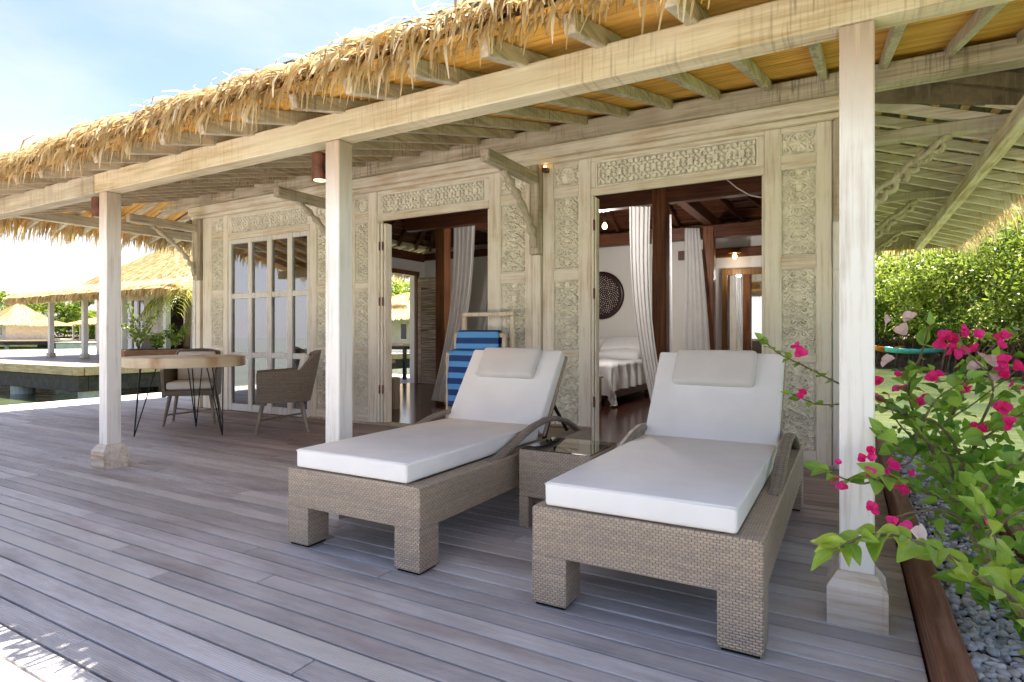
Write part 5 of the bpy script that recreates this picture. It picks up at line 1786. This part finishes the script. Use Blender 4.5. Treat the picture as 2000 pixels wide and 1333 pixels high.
# ================================================================== NEIGHBOURING VILLA
DZ = 0.15
nd = thing('neighbour_jetty', (0, 0, 0), label='neighbouring timber platform with dark beams standing on pale piles', category='jetty')
mb = MB(); mb.add([(-46, 8.9, DZ - 0.05), (-19.45, 8.9, DZ - 0.05), (-19.45, 24, DZ - 0.05), (-46, 24, DZ - 0.05), (-46, 8.9, DZ), (-19.45, 8.9, DZ), (-19.45, 24, DZ), (-46, 24, DZ)],
                  [(0, 1, 2, 3), (4, 5, 6, 7), (0, 1, 5, 4), (1, 2, 6, 5), (2, 3, 7, 6), (3, 0, 4, 7)])
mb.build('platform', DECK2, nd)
FASC = m_wood('fascia_wood', 'x', (0.36, 0.25, 0.15), (0.52, 0.38, 0.24), (0.66, 0.54, 0.38), amount=0.5)
x = -46.0
while x < -19.5:
    x2 = min(x + 4.4, -19.30)
    mb = MB(); mb.box(x, x2 - 0.03, 8.72, 8.90, DZ - 0.26, DZ + 0.006, 0.008); mb.build('fascia_board', FASC, nd); x = x2
y = 8.92
while y < 23:
    mb = MB(); mb.box(-19.45, -19.28, y, y + 4.3, DZ - 0.26, DZ + 0.006, 0.008); mb.build('fascia_board', FASC, nd); y += 4.34
mb = MB(); mb.box(-46, -19.40, 8.80, 9.05, DZ - 0.74, DZ - 0.275, 0.01); mb.build('edge_beam', BLACKBEAM, nd)
mb = MB(); mb.box(-19.65, -19.395, 9.055, 24, DZ - 0.74, DZ - 0.275, 0.01); mb.build('edge_beam', BLACKBEAM, nd)
mb = MB(); mb.box(-45, -20, 9.6, 23, DZ - 0.6, DZ - 0.06); mb.build('underside', DARK, nd)
for (x, y) in [(-19.85, 9.35), (-24.3, 9.35), (-28.7, 9.35), (-33.2, 9.35), (-37.7, 9.35), (-19.85, 14.5), (-24.3, 13.5), (-19.85, 20.0), (-28.7, 13.5)]:
    mb = MB(); mb.lathe([(0.34, WZ - 0.6), (0.34, DZ - 0.62)], 18, (x, y, 0)); mb.build('pile', CONC_BLUE, nd, smooth=False)

nv = thing('neighbour_villa', (0, 0, 0), label='neighbouring white bungalow with broad straw roof behind the potted flowers', category='bungalow')
NY = 12.0
for x in (-28.7, -26.0, -23.25, -20.5):
    mb = MB(); mb.box(x - 0.085, x + 0.085, NY - 0.085, NY + 0.085, DZ + 0.2, 2.46, 0.006); po = mb.build('post', PAINTW, nv)
    mb = MB(); mb.box(x - 0.13, x + 0.13, NY - 0.13, NY + 0.13, DZ, DZ + 0.199, 0.03); mb.build('plinth', PLINTH, po)
    mb = MB(); mb.lathe([(0.07, -0.1), (0.075, 0.1)], 12, (x - 0.18, NY, 2.30)); mb.build('lamp_shade', COPPER, po)
mb = MB(); mb.box(-30.4, -19.6, NY - 0.07, NY + 0.07, 2.462, 2.63); mb.build('beam', BEAMX, nv)
# walls: front at y=14.8, right side at x=-22.5
mb = MB()
mb.box(-31.0, -29.0, 14.8, 14.95, DZ, 3.4); mb.box(-26.9, -25.3, 14.8, 14.95, DZ, 3.4); mb.box(-24.1, -22.5, 14.8, 14.95, DZ, 3.4)
mb.box(-29.0, -26.9, 14.8, 14.95, 2.7, 3.4); mb.box(-25.3, -24.1, 14.8, 14.95, 2.6, 3.4); mb.box(-22.65, -22.5, 14.951, 21, DZ, 3.4)
nw = mb.build('wall', PALE_WALL, nv)
mb = MB(); mb.box(-31, -22.7, 15.6, 15.7, DZ, 3.3); mb.build('inner_wall', RED_WOODX, nv)
wf = MB()
xs_ = np.linspace(-29.0, -26.9, 5)
for x in xs_: wf.box(x - 0.055, x + 0.055, 14.77, 14.86, DZ, 2.7)
for z in (DZ + 0.05, 0.95, 1.75, 2.65):
    for a, b in zip(xs_[:-1], xs_[1:]): wf.box(a + 0.056, b - 0.056, 14.775, 14.855, z - 0.05, z + 0.05)
wo = wf.build('window', PAINTW, nv)
for a, b in zip(xs_[:-1], xs_[1:]):
    for z0, z1 in ((DZ + 0.1, 0.9), (1.0, 1.7), (1.8, 2.6)):
        mb = MB(); mb.box(a + 0.056, b - 0.056, 14.81, 14.82, z0, z1); mb.build('pane', PANE, wo)
for x in (-26.7, -26.1, -25.5, -23.9, -23.3, -22.8):
    mb = MB(); mb.box(x - 0.16, x + 0.16, 14.775, 14.799, 0.35, 1.3, 0.008); mb.build('wall_panel', CARVE, nw)
    mb = MB(); mb.box(x - 0.16, x + 0.16, 14.775, 14.799, 1.45, 2.6, 0.008); mb.build('wall_panel', CARVE, nw)
for y in np.arange(15.3, 20.5, 0.9):
    mb = MB(); mb.box(-22.499, -22.48, y, y + 0.8, 0.5, 2.9, 0.006); mb.build('wall_panel', PALE_WALL, nw)
# roof
def thatch_surface(quad, n, g, ln=(0.5, 0.9), wd=(0.03, 0.07)):
    """strands lying down the slope of a quad (top-left, top-right, bottom-right, bottom-left)"""
    q = np.array(quad, float)
    u, v = g.random(n), g.random(n)
    topp = q[0] * (1 - u)[:, None] + q[1] * u[:, None]
    bot = q[3] * (1 - u)[:, None] + q[2] * u[:, None]
    p = topp * (1 - v)[:, None] + bot * v[:, None]
    dn = (bot - topp); dn /= np.linalg.norm(dn, axis=1)[:, None]
    al = (q[2] - q[3]) / np.linalg.norm(q[2] - q[3])
    nr = np.cross(al, dn[0]); nr = nr / np.linalg.norm(nr); nr = nr if nr[2] > 0 else -nr
    L_ = g.uniform(*ln, n)
    K = 4
    t = np.linspace(0, 1, K)
    sk = g.normal(0, 0.16, n)
    paths = p[:, None] + dn[:, None] * (L_[:, None] * t)[:, :, None] + al[None, None] * (sk[:, None] * L_[:, None] * t)[:, :, None] + nr[None, None] * (0.03 + g.uniform(0, 0.06, n)[:, None] * np.sin(t * 2.6)[None])[:, :, None]
    w = g.uniform(*wd, n)[:, None] * np.array([0.8, 1, 0.9, 0.3])[None]
    side = al[None] + g.normal(0, 0.3, (n, 3)); side /= np.linalg.norm(side, axis=1)[:, None]
    return strips(paths, w, side, np.clip(g.normal(0.6, 0.22, n), 0, 1))
mb = MB()
e0 = [(-30.6, 11.35, 2.52), (-19.5, 11.35, 2.52), (-21.6, 14.6, 3.30), (-31.2, 14.6, 3.30)]
slab(mb, [e0[0], e0[1], e0[2], e0[3]], 0.10)
slab(mb, [(-19.5, 11.35, 2.52), (-19.5, 23.5, 2.55), (-21.6, 21.4, 3.30), (-21.6, 14.6, 3.30)], 0.10)
AP = [(-28.0, 18.0, 6.0), (-25.6, 18.0, 6.0)]
slab(mb, [(-31.4, 14.4, 3.34), (-21.4, 14.4, 3.34), AP[1], AP[0]], 0.1)
slab(mb, [(-21.4, 14.4, 3.34), (-21.4, 21.6, 3.34), AP[1]], 0.1)
slab(mb, [(-31.4, 21.6, 3.34), (-31.4, 14.4, 3.34), AP[0]], 0.1)
slab(mb, [(-21.4, 21.6, 3.34), (-31.4, 21.6, 3.34), AP[0], AP[1]], 0.1)
nr_ = mb.build('roof', UNDERTHATCH, nv)
g = np.random.default_rng(31)
up = lambda p, d=0.11: (p[0], p[1], p[2] + d)
LST = [thatch_surface([up(e0[3]), up(e0[2]), up(e0[1]), up(e0[0])], 7000, g, (0.35, 0.6), (0.02, 0.045)),
       thatch_surface([up(AP[0]), up(AP[1]), up((-21.4, 14.4, 3.34)), up((-31.4, 14.4, 3.34))], 9000, g, (0.35, 0.65), (0.02, 0.05)),
       thatch_surface([up((-21.6, 14.6, 3.30)), up((-21.6, 21.4, 3.30)), up((-19.5, 23.5, 2.55)), up((-19.5, 11.35, 2.52))], 3000, g),
       thatch_surface([up(AP[1]), up((AP[1][0] + .01, AP[1][1], AP[1][2])), up((-21.4, 21.6, 3.34)), up((-21.4, 14.4, 3.34))], 4000, g),
       eave((-30.7, 11.35, 2.54), (-19.4, 11.35, 2.54), (0, -1, 0), 0.24, 4200, (0.36, 0.56), (0.20, 0.34), width=(0.02, 0.045), seed=41),
       eave((-19.5, 11.3, 2.54), (-19.5, 23.5, 2.54), (1, 0, 0), 0.30, 2400, (0.36, 0.56), (0.20, 0.34), width=(0.02, 0.045), seed=42),
       eave((-30.6, 11.3, 2.54), (-30.6, 14.8, 3.2), (-1, 0, 0), 0.1, 900, (0.3, 0.46), (0.18, 0.3), width=(0.02, 0.045), seed=43)]
V, Q, r_ = join_strips(LST)
link('thatch', raw_mesh('thatch', V, Q, STRAW, r_), nr_, kind='stuff')

# straw lying on the upper slopes of the villa's own roof
g = np.random.default_rng(77)
zt_ = lambda y: zf(y) + 0.245
OWN = [thatch_surface([(-8.3, 5.5, zt_(5.5)), (1.8, 5.5, zt_(5.5)), (1.8, 3.3, zt_(3.3)), (-8.6, 3.3, zt_(3.3))], 5000, g, (0.35, 0.6), (0.015, 0.035)),
       thatch_surface([(-5.8, 8.1, 5.63), (-2.6, 8.1, 5.63), (0.3, 5.25, 3.35), (-8.65, 5.25, 3.35)], 7000, g, (0.4, 0.7), (0.02, 0.045)),
       thatch_surface([(-2.6, 8.1, 5.63), (-2.6, 8.11, 5.63), (0.3, 11.0, 3.35), (0.3, 5.25, 3.35)], 3000, g, (0.4, 0.7), (0.02, 0.045)),
       thatch_surface([(-5.8, 8.11, 5.63), (-5.8, 8.1, 5.63), (-8.65, 5.25, 3.35), (-8.65, 11.0, 3.35)], 3000, g, (0.4, 0.7), (0.02, 0.045))]
V, Q, r_ = join_strips(OWN)
link('thatch_slope', raw_mesh('thatch_slope', V, Q, STRAW, r_), roof, kind='stuff')

# neighbour's flower box, palm and chair
fb = thing('flower_box', (0, 0, 0), label='long red-brown wooden flower box on the neighbouring platform edge', category='planter')
mb = MB(); mb.box(-20.25, -19.62, 10.15, 17.5, DZ + 0.04, DZ + 0.44, 0.015); mb.build('box', KERBY, fb)
mb = MB(); mb.box(-20.2, -19.67, 10.2, 17.45, DZ + 0.4405, DZ + 0.455); mb.build('soil', DARK, fb)
for y in (10.4, 13.5, 16.8):
    mb = MB(); mb.box(-20.2, -19.67, y, y + 0.2, DZ + 0.006, DZ + 0.039); mb.build('bearer', BLACKBEAM, fb)
def flowering(p, h, seed, lab):
    t = thing('flowering_shrub', p, label=lab, category='plant', group='shrubs in the neighbouring flower box')
    g = random.Random(seed)
    mb = MB(); tips = []
    for k in range(6):
        a = g.uniform(0, 6.28); le = g.uniform(0.12, 0.5) * h
        pts = [(0, 0, 0), (le * 0.3 * math.cos(a), le * 0.3 * math.sin(a), h * 0.4), (le * math.cos(a), le * math.sin(a), h * g.uniform(0.6, 1.05))]
        sp = smooth_path(pts, 5); mb.tube(sp, 0.012, 5); tips += sp[3:]
    mb.build('stems', STEM, t)
    gg = np.random.default_rng(seed)
    C = np.repeat(np.array([list(q) for q in tips]), 6, 0); C += gg.normal(0, 0.06, C.shape)
    V, F, r2 = leaf_cloud(C, 0.075, gg); link('foliage', raw_mesh('foliage', V, F, MANG, r2), t, kind='stuff')
    C = np.array([list(q) for q in tips[::4]]); C = np.repeat(C, 3, 0) + gg.normal(0, 0.06, (len(C) * 3, 3))
    V, F, r2 = leaf_cloud(C, 0.05, gg); link('blossom', raw_mesh('blossom', V, F, BRACT_P, r2), t, kind='stuff')
flowering((-19.93, 10.75, DZ + 0.45), 1.35, 1, 'tall pale-flowered shrub at the near end of the flower box')
flowering((-19.93, 11.35, DZ + 0.45), 0.55, 2, 'small low green shrub in the flower box')
flowering((-19.93, 11.95, DZ + 0.45), 0.9, 3, 'leaning flowering shrub in the flower box next to the palm')
pt = thing('palm_tree', (-19.45, 12.9, DZ), label='small palm with yellowing fronds beside the villa corner', category='palm tree')
pt.location = (-19.93, 12.35, DZ + 0.45); pt.scale = (1.25, 1.25, 1.15)
FROND = m_leafy('palm_frond', (0.09, 0.16, 0.015), (0.46, 0.44, 0.06), 0.4, 0.45)
mb = MB(); mb.tube([(0, 0, 0), (0.03, 0.02, 0.7), (0.0, 0.05, 1.55)], [0.09, 0.075, 0.06], 10); mb.build('trunk', ROOT, pt, smooth=True)
g = np.random.default_rng(8)
for k in range(11):
    a = k * 2 * math.pi / 11 + g.uniform(-0.2, 0.2)
    L_ = g.uniform(1.1, 1.6); rise = g.uniform(0.1, 1.0)
    tt = np.linspace(0, 1, 12)
    spine = np.stack([L_ * 0.85 * tt * math.cos(a), L_ * 0.85 * tt * math.sin(a), 1.55 + rise * L_ * tt - (0.55 + rise * 0.75) * L_ * tt ** 2.2], 1)
    paths, wds, sides = [], [], []
    for i in range(1, 12):
        for s in (-1, 1):
            for h_ in (0.0, 0.5):
                p0 = spine[i] * (1 - h_) + spine[i - 1] * h_
                d = spine[i] - spine[i - 1]; d /= np.linalg.norm(d)
                lat = np.array([-math.sin(a), math.cos(a), 0]) * s
                ll = 0.42 * math.sin(math.pi * (0.12 + 0.82 * i / 12)) + 0.08
                tipv = lat * 0.75 + d * 0.6
                q = np.stack([p0, p0 + tipv * ll * 0.5 + [0, 0, 0.02], p0 + tipv * ll + [0, 0, -0.35 * ll]])
                paths.append(q); wds.append([0.022, 0.026, 0.004]); sides.append(np.cross(tipv, [0, 0, 1]))
    sides = np.array(sides); sides /= np.linalg.norm(sides, axis=1)[:, None]
    V, Q, r2 = strips(np.array(paths), np.array(wds), sides, np.clip(g.normal(0.25 + 0.5 * g.random(), 0.15, len(paths)), 0, 1))
    link('frond', raw_mesh('frond', V, Q, FROND, r2), pt)
nc = thing('lounge_chair', (-23.6, 12.9, DZ), R(20), label='dark brown lounge chair on the neighbouring veranda', category='chair')
mb = MB(); mb.box(-0.35, 0.35, -0.35, 0.35, 0.22, 0.40, 0.02); mb.build('seat', WICKER_D, nc)
mb = MB(); mb.obox((0, 0.36, 0.62), ((1, 0, 0), (0, 1, -0.25), (0, 0.25, 1)), (0.35, 0.05, 0.30), 0.02); mb.build('backrest', WICKER_D, nc)
for (a, b) in ((-0.3, -0.3), (0.3, -0.3), (-0.3, 0.3), (0.3, 0.3)):
    mb = MB(); mb.box(a - 0.03, a + 0.03, b - 0.03, b + 0.03, 0, 0.219); mb.build('leg', LEG_WOOD, nc)
nl = thing('white_lounger', (-21.3, 13.0, DZ), R(0), label='white cushioned lounger on the neighbouring veranda behind the flower box', category='sun lounger')
mb = MB(); mb.box(0, 0.75, 0, 1.9, 0.16, 0.36, 0.01); mb.build('frame', WICKER_D, nl)
for (a, b) in ((0.02, 0.02), (0.61, 0.02), (0.02, 1.76), (0.61, 1.76)):
    mb = MB(); mb.box(a, a + 0.12, b, b + 0.12, 0, 0.159); mb.build('leg', WICKER_D, nl)
o = rounded('cushion', 0.7, 1.3, 0.09, 0.02, CUSHION, nl); o.location = (0.375, 0.66, 0.406)
o = rounded('back_cushion', 0.7, 0.6, 0.09, 0.02, CUSHION, nl); o.location = (0.375, 1.46, 0.66); o.rotation_euler = (R(54), 0, 0)

# ================================================================== FAR BUNGALOWS, PIER BLOCKS, DOCK
def far_hut(name, loc, w, dpt, wall_h, roof_h, over, lab, posts=0):
    t = thing(name, loc, label=lab, category='bungalow', group='far thatched bungalows')
    mb = MB(); mb.box(-w / 2, w / 2, 0, dpt, 0, wall_h); wl = mb.build('wall', PALE_WALL, t)
    for k in (-0.3, 0.05, 0.32):
        mb = MB(); mb.box(w * k - 0.35, w * k + 0.35, -0.04, 0.001, wall_h * 0.25, wall_h * 0.85); wi = mb.build('window', PAINTW, t)
        mb = MB(); mb.box(w * k - 0.27, w * k + 0.27, -0.05, -0.0405, wall_h * 0.3, wall_h * 0.8); mb.build('pane', m_dark_glass, wi)
    mb = MB()
    q = [(-w / 2 - over, -over, wall_h - 0.15), (w / 2 + over, -over, wall_h - 0.15), (w / 2 + over, dpt + over, wall_h - 0.15), (-w / 2 - over, dpt + over, wall_h - 0.15)]
    m_ = [(-w / 2 - 0.1, 0.1, wall_h + over * 0.30), (w / 2 + 0.1, 0.1, wall_h + over * 0.30), (w / 2 + 0.1, dpt, wall_h + over * 0.30), (-w / 2 - 0.1, dpt, wall_h + over * 0.30)]
    ap = (0, dpt / 2, wall_h + roof_h)
    for i in range(4):
        j = (i + 1) % 4
        slab(mb, [q[i], q[j], m_[j], m_[i]], 0.15); slab(mb, [m_[i], m_[j], ap], 0.15)
    ro = mb.build('roof', UNDERTHATCH, t)
    g = np.random.default_rng(int(abs(loc[0])) + 1)
    u_ = lambda p: (p[0], p[1], p[2] + 0.16)
    L1 = [thatch_surface([u_(m_[0]), u_(m_[1]), u_(q[1]), u_(q[0])], 1800, g, (0.7, 1.2), (0.06, 0.14)), thatch_surface([u_(ap), u_((ap[0] + .01, ap[1], ap[2])), u_(m_[1]), u_(m_[0])], 1800, g, (0.7, 1.2), (0.06, 0.14)),
          thatch_surface([u_(m_[1]), u_(m_[2]), u_(q[2]), u_(q[1])], 1200, g, (0.7, 1.2), (0.06, 0.14)), thatch_surface([u_(ap), u_((ap[0], ap[1] + .01, ap[2])), u_(m_[2]), u_(m_[1])], 1200, g, (0.7, 1.2), (0.06, 0.14))]
    V, Q, r2 = join_strips(L1)
    link('thatch', raw_mesh('thatch', V, Q, STRAW, r2), ro, kind='stuff')
    for k in range(posts):
        mb = MB(); x = -w / 2 - over + 0.5 + k * 2.2; mb.box(x - 0.1, x + 0.1, -over + 0.4, -over + 0.6, 0, wall_h - 0.1); mb.build('post', PAINTW, t)
    return t
m_dark_glass = m_plain('dark_far_glass', (0.03, 0.035, 0.04), 0.1)
def GZ(px, py, z):
    r = (px - 1000) / 1159.0; u = (656 - py) / 1159.0; c, s = math.cos(YAW), math.sin(YAW)
    t_ = (z - CAM_H) / u
    return Vector(((r * c - s) * t_, (r * s + c) * t_, z))
d = 98.0
def at_d(px, d_, z):
    r = (px - 1000) / 1159.0; c, s = math.cos(YAW), math.sin(YAW)
    return ((r * c - s) * d_, (r * s + c) * d_, z)
pA = at_d(-12, 96, 0.35)
far_hut('far_bungalow', pA, 8.5, 6.5, 2.55, 3.4, 1.7, 'far straw-roofed white bungalow at the left edge of the lagoon')
pB = at_d(212, 92, 0.35)
far_hut('far_bungalow', pB, 8.0, 6.5, 2.6, 3.0, 2.6, 'far straw-roofed bungalow with thin porch posts behind the white post', 3)
pC = at_d(745, 46, 0.1)
far_hut('far_bungalow', pC, 7.0, 6.0, 2.3, 2.0, 1.6, 'straw-roofed bungalow glimpsed through the open back door')
def far_dock(p, w, dep, lab):
    t = thing('far_dock', (p[0], p[1], 0), label=lab, category='jetty', group='far dark docks')
    mb = MB(); mb.box(-w / 2, w / 2, -3.2, dep, 0.13, 0.34); mb.build('platform', FASC, t)
    mb = MB(); mb.box(-w / 2 + 0.1, w / 2 - 0.1, -3.0, dep, -0.35, 0.129); mb.build('beam', BLACKBEAM, t)
    for k in range(7):
        x = -w / 2 + 0.8 + k * (w - 1.6) / 6
        mb = MB(); mb.lathe([(0.22, WZ - 0.5), (0.22, -0.351)], 10, (x, -2.4, 0)); mb.build('pile', CONC_BLUE if k % 3 == 0 else BLACKBEAM, t)
far_dock(pA, 24, 8, 'dark dock on piles under the bungalow at the left edge')
far_dock(pB, 22, 8, 'dark dock on piles under the porch bungalow')
def pier_block(px0, px1, d_, h, lab):
    a = Vector(at_d(px0, d_, WZ - 0.3)); b = Vector(at_d(px1, d_, WZ - 0.3))
    w = (b - a).length; ang = math.atan2((b - a).y, (b - a).x)
    t = thing('pier_block', a, ang, label=lab, category='pier', group='pale concrete pier blocks')
    mb = MB(); mb.box(0, w, 0, 3.0, 0, h + 0.3, 0.06); mb.build('body', CONCRETE, t)
    mb = MB(); mb.box(-0.06, w + 0.06, -0.06, 3.06, h + 0.301, h + 0.42, 0.03); mb.build('cap', CONCRETE, t)
pier_block(72, 118, 100, 1.30, 'pale mint concrete block beyond the left thin post')
pier_block(108, 164, 63, 1.15, 'larger pale mint concrete block between the two thin posts')

# bar table and bench on the back deck, seen through the villa
bt = thing('bar_table', (-9.75, 11.3, 0.0), label='black-framed plank table outside the open back door', category='table')
mb = MB(); mb.box(-11.0, -8.42, 9.5, 12.6, -0.30, -0.05)
for k in range(31):
    yy = 9.55 + k * PITCH
    mb.box(-11.02, -8.44, yy - 0.0462, yy + 0.0462, -0.035, 0.0)
mb.build('board_field', DECK, deck, kind='stuff')
mb = MB(); mb.box(-0.75, 0.62, -0.32, 0.32, 0.80, 0.86, 0.008); mb.build('top', FASC, bt)
mb = MB(); mb.box(-0.72, 0.59, -0.29, 0.29, 0.72, 0.799); mb.build('frame', BLACK_METAL, bt)
for (a, b) in ((-0.70, -0.27), (0.52, -0.27), (-0.70, 0.2), (0.52, 0.2)):
    mb = MB(); mb.box(a, a + 0.07, b, b + 0.07, 0, 0.719); mb.build('leg', BLACK_METAL, bt)
bn = thing('bench', (-9.85, 10.75, 0), label='low plank bench in front of the black-framed table', category='bench')
mb = MB(); mb.box(-0.65, 0.50, -0.17, 0.17, 0.40, 0.47, 0.01); mb.build('seat', FASC, bn)
for a in (-0.55, 0.32):
    mb = MB(); mb.box(a, a + 0.1, -0.14, 0.14, 0, 0.399); mb.build('leg', BLACKBEAM, bn)
